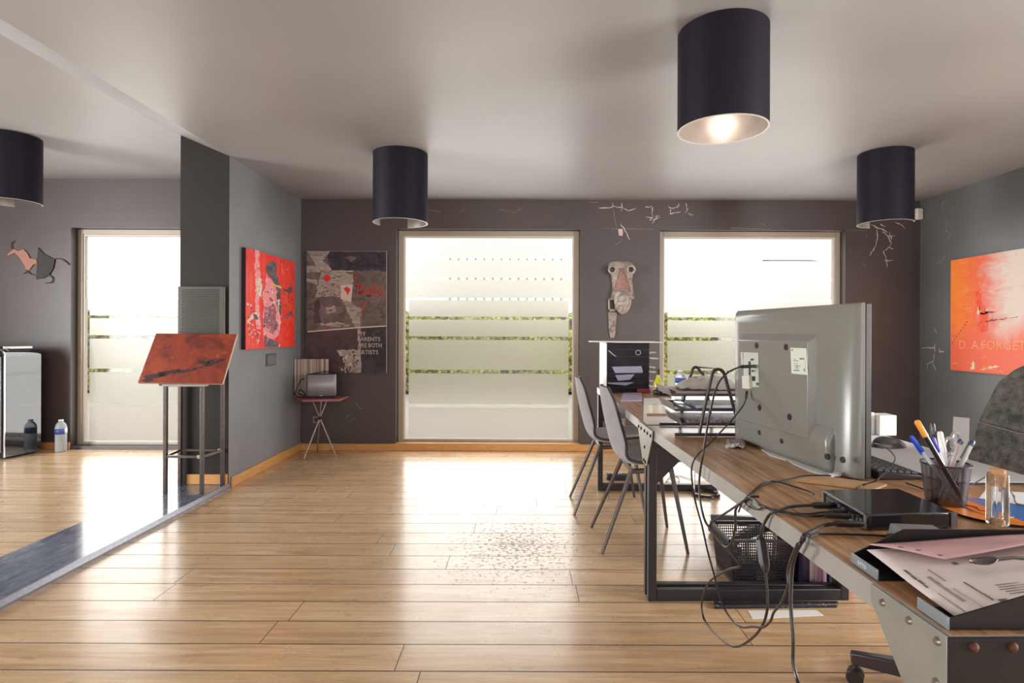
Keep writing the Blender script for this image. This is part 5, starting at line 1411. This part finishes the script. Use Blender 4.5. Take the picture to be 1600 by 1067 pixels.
for z, x in ((.802, .632), (.858, .606), (.918, .590)):
    t_ = MB(); y0_, y1_ = 2.263, 2.493; X1_ = x+.325
    t_.box((x, y0_, z), (X1_, y1_, z+.0025)); t_.box((x, y0_, z), (X1_, y0_+.003, z+.010)); t_.box((x, y1_-.003, z), (X1_, y1_, z+.018)); t_.box((X1_-.003, y0_, z), (X1_, y1_, z+.03))
    t_.prism([V((x-.012, y0_, z+.032)), V((x-.012, y1_, z+.032)), V((x, y1_, z)), V((x, y0_, z))], (.003, 0, 0))
    t_.build('tray', M_trayg, ws, smooth=False)
def stackp(z, x0, x1, y0, y1, th, mtl, label, name='paper_stack', cat='paper', skew=0.0):
    mb = MB(); mb.prism([V((x0, y0, z)), V((x1, y0+skew, z)), V((x1-skew, y1, z)), V((x0-skew*0, y1-skew, z))], (0, 0, th))
    return tag(mb.build(name, mtl, loc=((x0+x1)/2, (y0+y1)/2, z), smooth=False), label, cat)
stackp(.8051, .648, .93, 2.268, 2.488, .016, brushy('dark_mixed_paper', (70, 56, 64), (190, 180, 180), 60), 'mixed papers filling the lowest wire tray')  # dark and pale paper tones mixed at random
stackp(.8611, .645, .92, 2.27, 2.47, .008, mat('deep_blue_folder', (52, 66, 140), .35), 'deep blue folder lying in the middle wire tray', 'folder', 'folder', .012)
stackp(.8693, .69, .90, 2.275, 2.45, .010, M_paper, 'white sheets on the blue folder in the middle wire tray', skew=.01)
stackp(.8792, .625, .655, 2.30, 2.37, .006, mat('glass_display', (120, 140, 150), .15), 'small framed card leaning out of the middle wire tray', 'card', 'card')
stackp(.9211, .608, .905, 2.268, 2.485, .016, mat('taupe_folder', (176, 156, 150), .6), 'taupe folder lying in the topmost wire tray', 'folder', 'folder', .01)
cr = MB()
random.seed(11)
pb_ = V((.73, 2.34, .963))
bag, bf = sheet([pb_+V((-.10, -.06, 0)), pb_+V((.15, -.07, 0)), pb_+V((.16, .08, 0)), pb_+V((-.09, .08, 0))], .001, 0, 16)
for i, p in enumerate(bag.v):
    u_ = (i % 17)/16; v_ = (i//17)/16
    bag.v[i] = p+V((0, 0, .045*math.sin(PI*u_)**.7*math.sin(PI*v_)**.7+random.uniform(-.007, .007)-.016))
tag(bag.build('plastic_bag', mat('grey_white_plastic_film', (176, 168, 162), .4), loc=pb_-V((0, 0, .018)), solid=.002), 'crumpled pale plastic bag on the topmost wire tray', 'bag')

# ================================================================ far desk
tz = thing('tray_tower', 'tall tower of black drawer trays on the far desk', 'tray tower', (.70, 4.0, ZS2))
tx0, tx1, ty0, ty1 = P(947.5, 600, 3.88).x, P(1014, 600, 3.88).x, 3.88, 4.235
lo_z, hi_z = ZS2, P(960, 535.5, 3.88).z
nt_ = 7; hh = (hi_z-lo_z)/nt_
wx = tx0+.004
sw_ = MB(); sw_.box((tx0, ty0, lo_z), (wx, ty1, hi_z)); sw_.build('white_side', mat('white_tray_side', (220, 218, 212), .5), tz, bevel=.002)
for k in range(nt_):
    z = lo_z+k*hh
    t_ = MB(); t_.box((wx, ty0+.01, z), (tx1, ty1, z+.004))
    t_.box((wx, ty0+.01, z+.004), (wx+.004, ty1, z+hh)); t_.box((tx1-.004, ty0+.01, z+.004), (tx1, ty1, z+hh)); t_.box((wx, ty1-.004, z+.004), (tx1, ty1, z+hh))
    t_.hexa([V(p) for p in ((wx, ty0-.004, z+.002), (tx1, ty0-.004, z+.002), (tx1, ty0+.01, z+.002), (wx, ty0+.01, z+.002), (wx, ty0-.012, z+hh*.96), (tx1, ty0-.012, z+hh*.96), (tx1, ty0+.012, z+hh*.96), (wx, ty0+.012, z+hh*.96))])
    t_.build('tray', mat('glossy_black_tray', (34, 32, 42), .22, coat=.4), tz, smooth=False)
gl_ = MB(); zz7 = zoomed(920, 520, 10.67)
for pts in ([(385, 565), (880, 555), (905, 665), (440, 672)], [(440, 705), (765, 690), (690, 780), (490, 800)], [(315, 295), (345, 295), (430, 370), (470, 400), (440, 395), (380, 350)], [(310, 830), (760, 825), (620, 880), (330, 850)]):
    gl_.add([P(*zz7(x, y), ty0-.0128) for x, y in pts], [list(range(len(pts)))])
gl_.tube([P(*zz7(825+42*math.cos(a*PI/8), 330+38*math.sin(a*PI/8)), ty0-.0128) for a in range(17)], .003, 5, caps=False)
gl_.build('front_label', mat('pale_label_film', (150, 150, 172), .3), tz, smooth=False)
rl = MB(); rl.box((P(995, 600, ty0).x, ty0-.015, lo_z+.003), (P(1015, 600, ty0).x, ty0-.0125, lo_z+.028)); rl.build('red_label', mat('red_label', (150, 34, 50), .4), tz, smooth=False)
for k, (y, w_) in enumerate(((540, .07), (547, .04), (553, .085), (561, .06), (570, .05), (578, .065))):
    z = P(1000, y, 3.9).z
    k_ = int((z-lo_z)/hh); z = lo_z+k_*hh+.010+.006*(k % 2)
    mb = MB(); mb.prism([V((tx1-.15, 3.93, z)), V((tx1+w_*.6, 3.94, z)), V((tx1+w_*.5, 4.08, z)), V((tx1-.15, 4.12, z))], (0, 0, .002))
pk = MB()
for k in range(6):
    z = lo_z+(k+1)*hh-.012-.01*(k % 2); w_ = (.07, .045, .085, .06, .08, .065)[k]
    pk.prism([V((tx1+.001, 3.92+.01*k, z)), V((tx1+w_, 3.95, z-.010+.004*(k % 3))), V((tx1+w_*.8, 4.06, z-.012)), V((tx1+.001, 4.10, z))], (0, 0, .009))
pk.build('paper_corner', M_paper, tz, smooth=False)
tp1, tpf = sheet([P(925.5, 533, 3.80), P(1037, 536, 3.80), V((P(1037, 536, 3.80).x-.02, 4.20, hi_z+.004)), V((P(925.5, 533, 3.80).x+.02, 4.20, hi_z+.004))], .002, 0, 8)
for p in tp1.v: p.z = max(p.z, hi_z+.0075)
tag(tp1.build('paper_sheet', M_paper, loc=(.7, 4.0, hi_z+.003), solid=.006, solid_off=1), 'white sheets overhanging the top of the black tray tower', 'paper')
# wine coloured bottle and water bottle
bq1 = V((P(1028, 606, 3.80).x, 3.80, ZS2))
yb = thing('bottle', 'small bottle with a yellow neck beside the tray tower', 'bottle', bq1)
MB().lathe([(.001, 0), (.030, 0), (.031, .01), (.031, .07), (.020, .095), (.012, .11), (.0115, .15), (.001, .15)], bq1, 20).build('glass', mat('yellow_bottle', (214, 206, 40), .2, coat=.5), yb)
lb_ = MB(); lb_.lathe([(.0316, .008), (.0316, .048)], bq1, 20, cap=False); lb_.build('label', mat('rose_beige_label', (176, 150, 140), .5), yb, solid=.0008)
MB().lathe([(.0125, .128), (.013, .17), (.001, .17)], bq1, 16).build('capsule', mat('dark_capsule', (60, 50, 46), .4), yb)
bottle((P(1063, 600, 3.55).x, 3.55, ZS2), .175, .036, 'small water bottle with blue label on the far desk', (60, 140, 210))
# black holder, glasses case, booklet, cup and papers
hq = V((P(1028, 610, 3.72).x+.045, 3.74, ZS2))
hd = MB(); hd.box(hq+V((-.045, -.025, 0)), hq+V((-.03, .03, .05))); hd.box(hq+V((.03, -.025, 0)), hq+V((.045, .03, .05))); hd.box(hq+V((-.03, -.025, 0)), hq+V((.03, .03, .006))); hd.box(hq+V((-.03, .02, .006)), hq+V((.03, .03, .05)))
tag(hd.build('card_holder', M_blk, loc=hq, bevel=.003), 'black card holder standing before the yellow necked bottle', 'card holder')
zq = zoomed(940, 590, 13.33)
def dz(x, y, z=ZD): return PF(*zq(x, y), z)
gc0, gc1 = dz(1065, 350), dz(1370, 380)
gcs = MB()
ax = (gc1-gc0); ax.z = 0; La = ax.length; axn = ax.normalized()
gcs.tube([gc0+axn*(La*t)+V((0, .02, .016)) for t in (.1, .15, .27, .82, .95, 1)], [.006, .014, .0162, .0162, .014, .006], 14)
tag(gcs.build('spectacle_case', mat('dark_green_grey_case', (62, 64, 62), .4), loc=gc0+axn*La/2), 'dark rounded spectacle case before the black tray tower', 'spectacle case')
def fp(name, pts, th, mtl, label, cat='paper'):
    q = [dz(x, y) for x, y in pts]; mb = MB(); mb.prism([V((p.x, p.y, ZS2)) for p in q], (0, 0, th))
    return tag(mb.build(name, mtl, loc=sum(q, V())/len(q), bevel=0, smooth=False), label, cat)
fp('booklet', [(390, 500), (845, 490), (830, 330), (460, 330)], .006, mat('lilac_cover', (176, 164, 184), .5), 'thin lilac booklet lying on the far desk', 'booklet')
fp('paper_sheet', [(870, 900), (960, 980), (1545, 985), (1420, 700), (1330, 640), (1180, 430), (880, 430)], .0008, M_paper, 'white sheets under the beige tape roll on the far desk')
fp('paper_sheet', [(110, 290), (1000, 320), (1000, 300), (700, 285), (200, 275)], .0008, mat('grey_sheet', (186, 180, 178), .6), 'grey sheet edge below the black tray tower')
cq = dz(1160, 810)
tp2 = MB(); tp2.lathe([(.018, 0), (.034, 0), (.034, .052), (.018, .052), (.018, 0)], V((cq.x-.0, cq.y+.045, ZS2+.001)), 28, cap=False)
tap = tag(tp2.build('tape_roll', mat('beige_tape', (206, 192, 172), .4, noise=.06, nscale=30), loc=(cq.x, cq.y+.045, ZS2+.001)), 'fat beige roll of parcel tape on the far desk', 'tape roll')
bk_ = MB(); o_ = V((cq.x-.05, cq.y-.0, ZS2+.001)); bk_.box(o_, o_+V((.095, .008, .012))); 
tag(bk_.build('wood_strip', mat('brown_wood_strip', (140, 104, 78), .6, noise=.2, nscale=30), loc=o_, bevel=.001), 'brown wooden strip in front of the parcel tape roll', 'wood strip')
# ================================================================ under the desks
M_bk = mat('black_basket_plastic', (40, 34, 38), .4)
bt = thing('storage_basket', 'black perforated storage basket on the floor under the near desk', 'basket', (1.11, 2.75, 0))
TB = dict(x0=.955, x1=1.272, y0=2.625, y1=2.885); HBK = .216
def bpt(s, k, z):
    """point on side s (0 front,1 right,2 back,3 left), k along 0..1, tapering to the foot"""
    ins = .022*(1-z/HBK)
    x0, x1, y0, y1 = TB['x0']+ins, TB['x1']-ins, TB['y0']+ins*.7, TB['y1']-ins*.7
    return [V((x0+(x1-x0)*k, y0, z)), V((x1, y0+(y1-y0)*k, z)), V((x1+(x0-x1)*k, y1, z)), V((x0, y1+(y0-y1)*k, z))][s]
for s in range(4):
    mb = MB(); nv = 30 if s % 2 == 0 else 24
    nrm_ = [V((0, 1, 0)), V((-1, 0, 0)), V((0, -1, 0)), V((1, 0, 0))][s]
    def strip(a, b_, c, d): mb.prism([a, b_, c, d], nrm_*.002)
    for i in range(nv+1):
        k0 = max(0, i/nv-.2/nv); k1 = min(1, i/nv+.2/nv)
        strip(bpt(s, k0, .02), bpt(s, k1, .02), bpt(s, k1, HBK-.012), bpt(s, k0, HBK-.012))
    for j in range(14):
        za = .02+j*(HBK-.032)/14; zb_2 = za+.0045
        strip(bpt(s, 0, za), bpt(s, 1, za), bpt(s, 1, zb_2), bpt(s, 0, zb_2))
    strip(bpt(s, 0, .001), bpt(s, 1, .001), bpt(s, 1, .022), bpt(s, 0, .022))
    mb.build('perforated_side', M_bk, bt, smooth=False)
mb = MB(); ring_ = [bpt(s, 0, HBK-.006) for s in range(4)]
mb.tube(ring_+[ring_[0]], .008, 4, caps=False); mb.build('rim', M_bk, bt)
MB().prism([bpt(s, 0, .0015) for s in range(4)], (0, 0, .003)).build('base', M_bk, bt, smooth=False)
tag(MB().box((1.03, 2.72, .006), (1.12, 2.82, .07)).build('box', mat('dark_plum_box', (58, 44, 60), .5), loc=(1.11, 2.77, .006), bevel=.003), 'dark box sitting inside the perforated basket', 'box')
# files standing beside the basket
tag(MB().box((1.279, 2.60, .001), (1.312, 2.86, .30)).build('binder', mat('dark_violet_binder', (46, 36, 62), .4), loc=(1.295, 2.73, 0), bevel=.002), 'dark violet binder standing beside the perforated basket', 'binder')
random.seed(5)
x = 1.316
k = 0
MAGC = {(206, 186, 190): 'blush', (186, 150, 164): 'mauve', (222, 206, 206): 'off white', (150, 110, 130): 'plum'}
while x < 1.388:
    w_ = random.uniform(.004, .009); c_ = random.choice(list(MAGC)); y_ = 2.60+random.uniform(0, .01)
    tag(MB().box((x, y_, .001), (x+w_, 2.84, .27+random.uniform(-.02, .02))).build('magazine', mat('magazine_'+MAGC[c_].replace(' ', '_'), c_, .5), loc=(x, y_, 0), smooth=False),
        '%s magazine standing in the tight row under the near desk' % MAGC[c_], 'magazine', 'magazines standing under the near desk')
    x += w_+.0006; k += 1
tag(MB().box((1.40, 2.60, .001), (1.415, 2.84, .28)).build('binder', mat('dark_violet_binder', (46, 36, 62), .4), loc=(1.408, 2.72, 0), bevel=.002), 'thin dark folder between the magazines and the pink file', 'folder')
tag(MB().box((1.418, 2.60, .001), (1.50, 2.82, .24)).build('file_box', mat('raspberry_pink_card', (196, 52, 98), .5), loc=(1.46, 2.7, 0), bevel=.003), 'raspberry pink file box at the end of the row under the desk', 'file box')
# dusty black board
m, nt, b = new_mat('dusty_black_plastic'); n = NT(nt); pos = n.tc.outputs['Object']
dst = n.math('MULTIPLY', n.rng(n.noise(pos, 60, 6, .75), .58, .66), n.rng(n.noise(pos, 9, 2), .45, .6))
n.link(n.mix(dst, srgb(36, 32, 38), srgb(196, 190, 190)), b.inputs['Base Color']); b.inputs['Roughness'].default_value = .35
M_dusty = m
zf = zoomed(1060, 860, 5.153)
q = [PF(*zf(x, y), 0) for x, y in ((285, 475), (1278, 465), (1215, 375), (240, 370))]
q[2].y = q[3].y = min(2.452, q[2].y); 
mb = MB(); mb.prism([V((p.x, p.y, .0005)) for p in q], (0, 0, .018))
tag(mb.build('dusty_board', M_dusty, loc=(q[0]+q[2])/2, bevel=.004), 'dusty black board lying flat before the steel desk leg', 'board')
q = [PF(*zf(x, y), 0) for x, y in ((600, 552), (1172, 525), (1110, 482), (560, 487))]
mb = MB(); mb.prism([V((p.x, p.y, .0004)) for p in q], (0, 0, .0012))
tag(mb.build('paper_sheet', M_paper, loc=(q[0]+q[2])/2, smooth=False), 'white sheet on the floor beside the dusty black board', 'paper')
# power strip and white cords by the far frame
q = PF(967, 754, 0)
ps = thing('power_strip', 'black power strip on the floor under the far desk', 'power strip', (q.x, q.y+.12, 0))
MB().box((q.x-.085, q.y+.06, .0005), (q.x+.085, q.y+.12, .045)).build('body', M_blk, ps, bevel=.005)
so = MB()
for k in range(3): so.lathe([(.018, .0), (.021, .002), (.021, 0)], (q.x-.05+.05*k, q.y+.09, .0452), 14)
so.build('socket', M_silver, ps)
w_ = [PF(x, y, .006) for x, y in ((1040, 752), (1046, 744), (1056, 742), (1062, 750), (1050, 755), (1042, 749), (1060, 743), (1075, 747), (1095, 752), (1118, 748))]
mb = MB(); mb.tube(smooth_path(w_, 5), .004, 6)
tag(mb.build('white_cable', M_white, loc=w_[0]), 'tangled white cable on the floor under the far desk', 'cable')
# round tubular foot with its stem
q = PF(1103, 774, 0); rr_ = .088
rg = thing('round_stand', 'dark round ring base with a thin stem under the far desk', 'stand', (q.x, q.y, 0))
MB().tube([(q.x+rr_*math.cos(t*PI/20), q.y+.0+rr_*math.sin(t*PI/20), .013) for t in range(41)], .012, 8, caps=False).build('ring_base', mat('dark_chrome_ring', (70, 68, 70), .2, metal=.8), rg)
M_rod = mat('brushed_nickel', (188, 180, 174), .3, metal=.85)
MB().tube([(q.x-rr_+.004, q.y, .02), (q.x-rr_+.012, q.y, .55)], .006, 8).build('stem', M_rod, rg)
MB().tube([(q.x+rr_-.004, q.y, .02), (q.x+rr_-.012, q.y, .55)], .006, 8).build('stem', M_rod, rg)
MB().lathe([(.001, .55), (.12, .55), (.12, .565), (.001, .565)], (q.x, q.y, 0), 28).build('plate', M_black, rg)

# ================================================================ cables
EDGE = V((.5445, 2.5, 0)); EN = V((-1, -.0204, 0)).normalized()
def S(px, py, off=.014): return PL(px, py, EDGE+EN*off, EN)
def E(px, py, z=.7650):
    p = PL(px, py, EDGE+EN*.006, EN); p.z = max(p.z, z); return p
def D(px, py, z=.766): return PF(px, py, z)
def cable(name, pts, r, label, mtl=None, plugs=(), cat='cable', k=6, grp=None):
    pts = list(pts)
    for i, p in enumerate(pts):
        if p is None:
            m_ = (pts[i-1]+pts[i+1])/2; m_ = m_-EN*((m_-EDGE).dot(EN)-.007); m_.z = ZD+.0105; pts[i] = m_
    t = thing(name, label, cat, pts[0], 0, grp)
    MB().tube(smooth_path(pts, k), r, 8).build('lead', mtl or M_cable, t)
    for a, b_, rr, nm in plugs: MB().tube([a, a+(b_-a)*.12, a+(b_-a)*.88, b_], [rr*.8, rr, rr, rr*.75], 8).build(nm, M_cable, t)
    return t
def lerpY(pxs, Y0, Y1): return [P(x, y, Y0+(Y1-Y0)*i/(len(pxs)-1)) for i, (x, y) in enumerate(pxs)]
tva = PL(1182, 572, ta0+nb*.073, nb); tvb = PL(1157, 573, ta0+nb*.115, nb)
arc = [(1139, 581), (1125, 595), (1117, 613), (1112.5, 632), (1106, 663)]
c1p = [tvb]+[P(x, y, tvb.y+(1.80-tvb.y)*(i+1)/5) for i, (x, y) in enumerate(arc)]+[S(x, y, .028) for x, y in ((1100, 703), (1094, 737), (1092.5, 760), (1094, 782), (1101, 812), (1112, 829), (1127, 849), (1135.5, 855), (1144, 846), (1149, 822), (1149.5, 797), (1157.5, 786))]+[S(1166, 782, .012), E(1176, 785), D(1188, 789, .768), D(1204, 795), D(1230, 801), D(1262, 806), D(1290, 805)]
cable('monitor_cable', c1p, .0032, 'black cable arching from the monitor plug over the desk edge', plugs=[(tva, tvb, .006, 'plug'), (D(1288, 805, .778), D(1330, 807, .778), .006, 'plug')], grp='black cables at the near desk')
tvc = PL(1167, 611, ta0+nb*.081, nb); tvd = PL(1165.5, 622, ta0+nb*.089, nb)
pB = [(1162, 632), (1146.5, 653), (1126, 675), (1104.7, 696.6)]
c2p = [tvd]+[P(x, y, tvd.y+(1.74-tvd.y)*(i+1)/4) for i, (x, y) in enumerate(pB)]+[S(x, y, .040) for x, y in ((1089, 712), (1081.5, 727.5), (1081, 748), (1087, 785), (1097, 822), (1105, 858), (1115, 895), (1123, 926), (1132, 951), (1147, 972), (1161, 980), (1176, 979), (1192, 980), (1203.6, 970.6), (1209, 957), (1221, 941.5), (1231, 916), (1231, 895), (1236, 874), (1246, 851))]+[S(1250, 848, .012), E(1256, 840.5), D(1266, 837.5, .767), D(1279, 834.5), D(1320, 834.5), D(1362, 836), D(1388, 837.5)]
cable('monitor_cable', c2p, .0026, 'thin cable drooping from the monitor to the silver adapter', plugs=[(tvc, tvd, .005, 'plug'), (D(1386, 837.5, .772), D(1398, 837, .772), .005, 'plug')], grp='black cables at the near desk')
c3a = [D(1271, 789.5, .775), D(1250, 790.5, .769), D(1231, 792.6), D(1214, 799, .767), E(1206, 803), S(1197, 812, .010), S(1191.6, 824), S(1188.5, 839)]
c3b = [S(x, y, .018) for x, y in ((1196.5, 894), (1199, 931), (1198.7, 953), (1192, 976), (1176.5, 996), (1153, 1010), (1134, 1003.6), (1108.5, 980), (1098, 961), (1097, 937.6), (1105, 914), (1118, 901), (1138, 890), (1155, 885.5), (1154, 879), (1143, 864), (1130, 848), (1116, 836), (1109.5, 820), (1124, 808), (1140, 797.5), (1154, 788))]+[S(1163, 783, .012), E(1172, 780.5), D(1186, 776, .768)]
t = cable('power_lead', c3a, .0034, 'black lead with an inline brick looping far below the desk edge', plugs=[(D(1270, 789.5, .776), D(1310, 789.5, .776), .0075, 'plug')], grp='black cables at the near desk')
for i, p in enumerate(c3b):
    if p is None:
        m_ = (c3b[i-1]+c3b[i+1])/2; m_ = m_-EN*((m_-EDGE).dot(EN)-.007); m_.z = ZD+.0105; c3b[i] = m_
MB().tube(smooth_path(c3b, 6), .0030, 8).build('lead', M_cable, t)
ba, bb_ = S(1188.3, 839), S(1196.8, 895)
dv = (bb_-ba)
mbk = MB(); mbk.tube([ba, ba+dv*.08, ba+dv*.70, ba+dv*.86, bb_], [.006, .013, .013, .011, .005], 6); mbk.build('inline_brick', M_blk, t, bevel=.001)
c4 = [D(1306, 818, .775), D(1287, 821, .769), D(1274, 827, .768), E(1257.5, 840.5), S(1256, 842, .010), S(1250, 851), S(1243, 866), S(1238, 886), S(1236, 915), S(1235.6, 947), S(1239.5, 996), S(1239.5, 1035), S(1247, 1067), S(1256, 1100, .03), S(1258, 1160, .05)]
e4 = c4[-1]; c4 += [V((e4.x-.02, e4.y-.02, .12)), V((e4.x-.03, e4.y-.10, .012)), V((e4.x-.06, e4.y-.30, .006))]
cable('power_lead', c4, .0038, 'thick black lead dropping straight from the recorder to the floor', plugs=[(D(1305, 818, .776), D(1348, 819, .776), .007, 'plug')], grp='black cables at the near desk')
c5 = [D(1302, 799, .776), D(1280, 801, .768), D(1260, 803), D(1225, 801), D(1206, 795.5, .766), E(1194, 795), S(1185, 796, .010), S(1172, 792, .012), S(1165, 785, .010), E(1169.5, 776.5), D(1177, 767, .766), D(1192, 755), D(1211, 752), D(1240, 760), D(1262, 767), D(1272, 772.5)]
cable('thin_cable', c5, .0022, 'thin cable curling from a recorder port around its back corner', plugs=[(D(1300, 799, .778), D(1334, 800, .778), .006, 'plug')], grp='black cables at the near desk')
c6 = [D(1298, 743, .775), D(1262, 743, .774), D(1236, 748, .769), D(1218, 752.4), D(1191.6, 759), D(1178, 769, .766), E(1169, 777), S(1160, 785, .010), S(1157, 792, .010), S(1154, 800, .010)]
cable('thin_cable', c6, .0022, 'thin cable running over the boards to the pale plug by the monitor', plugs=[], grp='black cables at the near desk')
wq_ = MB(); wq_.tube([D(1297, 743, .769), D(1312, 741, .769)], .006, 6); 
tag(wq_.build('usb_plug', mat('grey_white_adapter', (204, 206, 196), .4), loc=D(1297, 743, .765)), 'pale plug lying on the wooden board under the monitor', 'plug')
mcz = .79
c7 = [V((mq.x-.055, mq.y+.02, ZS2+.012)), P(1368, 693, 1.95), P(1385, 700, 1.86), P(1398, 715, 1.78), P(1390, 732, 1.66), D(1376, 745, .796), D(1366, 752, .790), D(1350, 757, .770), D(1338, 763, .765)]
cable('mouse_cable', c7, .0020, 'thin black mouse cable hooping over the end of the keyboard', grp='black cables at the near desk')
c8 = [D(1515, 762, .766), D(1520, 757, .770), P(1545, 742, 1.42), P(1562, 736, 1.40), P(1570, 742, 1.38), P(1576, 760, 1.36), D(1584, 775, .770), D(1592, 788, .769), D(1640, 790, .768)]
cable('thin_cable', c8, .0018, 'thin grey cable arching behind the corked vial', M_cablew, grp='black cables at the near desk')
c9 = [D(1416, 755, .765), D(1432, 760, .765), D(1452, 766, .765), D(1470, 760, .765), D(1516, 752, .765)]
cable('thin_cable', c9, .0020, 'short black cable passing behind the pen pot', grp='black cables at the near desk')
# ================================================================ light and camera
w = bpy.data.worlds.new('overcast_sky'); bpy.context.scene.world = w; w.use_nodes = True
bg = w.node_tree.nodes['Background']; bg.inputs['Color'].default_value = (1.0, 1.0, 1.0, 1); bg.inputs['Strength'].default_value = SKY
def area(name, loc, size, direction, power, col=(1, 1, 1), spread=180):
    l = bpy.data.lights.new(name, 'AREA'); l.shape = 'RECTANGLE'; l.size, l.size_y = size; l.energy = power; l.color = col; l.spread = math.radians(spread)
    o = bpy.data.objects.new(name, l); C.objects.link(o); o.location = loc
    o.rotation_euler = V(direction).to_track_quat('-Z', 'Y').to_euler()
    return o
for i, (a, c) in enumerate(OPEN):
    area('daylight_window', ((a+c)/2, YB+.07, (ZWT+.07)/2), (c-a-.13, ZWT-.2), (0, -1, 0), P_WIN, (1.0, .985, .96))
area('added_rear_fill', (.7, YR-.06, 1.2), (5.0, 2.1), (0, 1, 0), P_REAR, (1.0, .98, .96))  # added fill from behind the viewer to raise the ambient light
area('daylight_side_room', (XF-.06, 1.5, 1.3), (1.85, 4.05), (1, 0, 0), P_SIDE, (.97, .99, 1.0))
area('daylight_right_window', (XR+.06, .7, 1.275), (1.7, 4.6), (-1, 0, 0), P_RIGHT, (1.0, .985, .97))
cam = bpy.data.cameras.new('camera'); co = bpy.data.objects.new('camera', cam); C.objects.link(co)
co.location = CAM
co.rotation_euler = (Matrix.Rotation(PI/2, 3, 'X') @ Matrix.Rotation(ROLL, 3, 'Z')).to_euler()
cam.sensor_fit = 'HORIZONTAL'; cam.sensor_width = 36; cam.lens = F/1600*36
cam.shift_x = -(CX-800)/1600; cam.shift_y = -(533.5-CY)/1600
cam.clip_start = .05; cam.clip_end = 200
sc = bpy.context.scene; sc.camera = co
sc.view_settings.view_transform = 'Standard'; sc.view_settings.look = 'None'
sc.view_settings.exposure = EXPOSURE; sc.view_settings.gamma = 1; sc.view_settings.use_curve_mapping = False
sc.cycles.max_bounces = 10; sc.cycles.diffuse_bounces = 5; sc.cycles.glossy_bounces = 4; sc.cycles.transmission_bounces = 8; sc.cycles.transparent_max_bounces = 12
sc.cycles.caustics_reflective = False; sc.cycles.sample_clamp_indirect = 6
sc.cycles.use_denoising = True
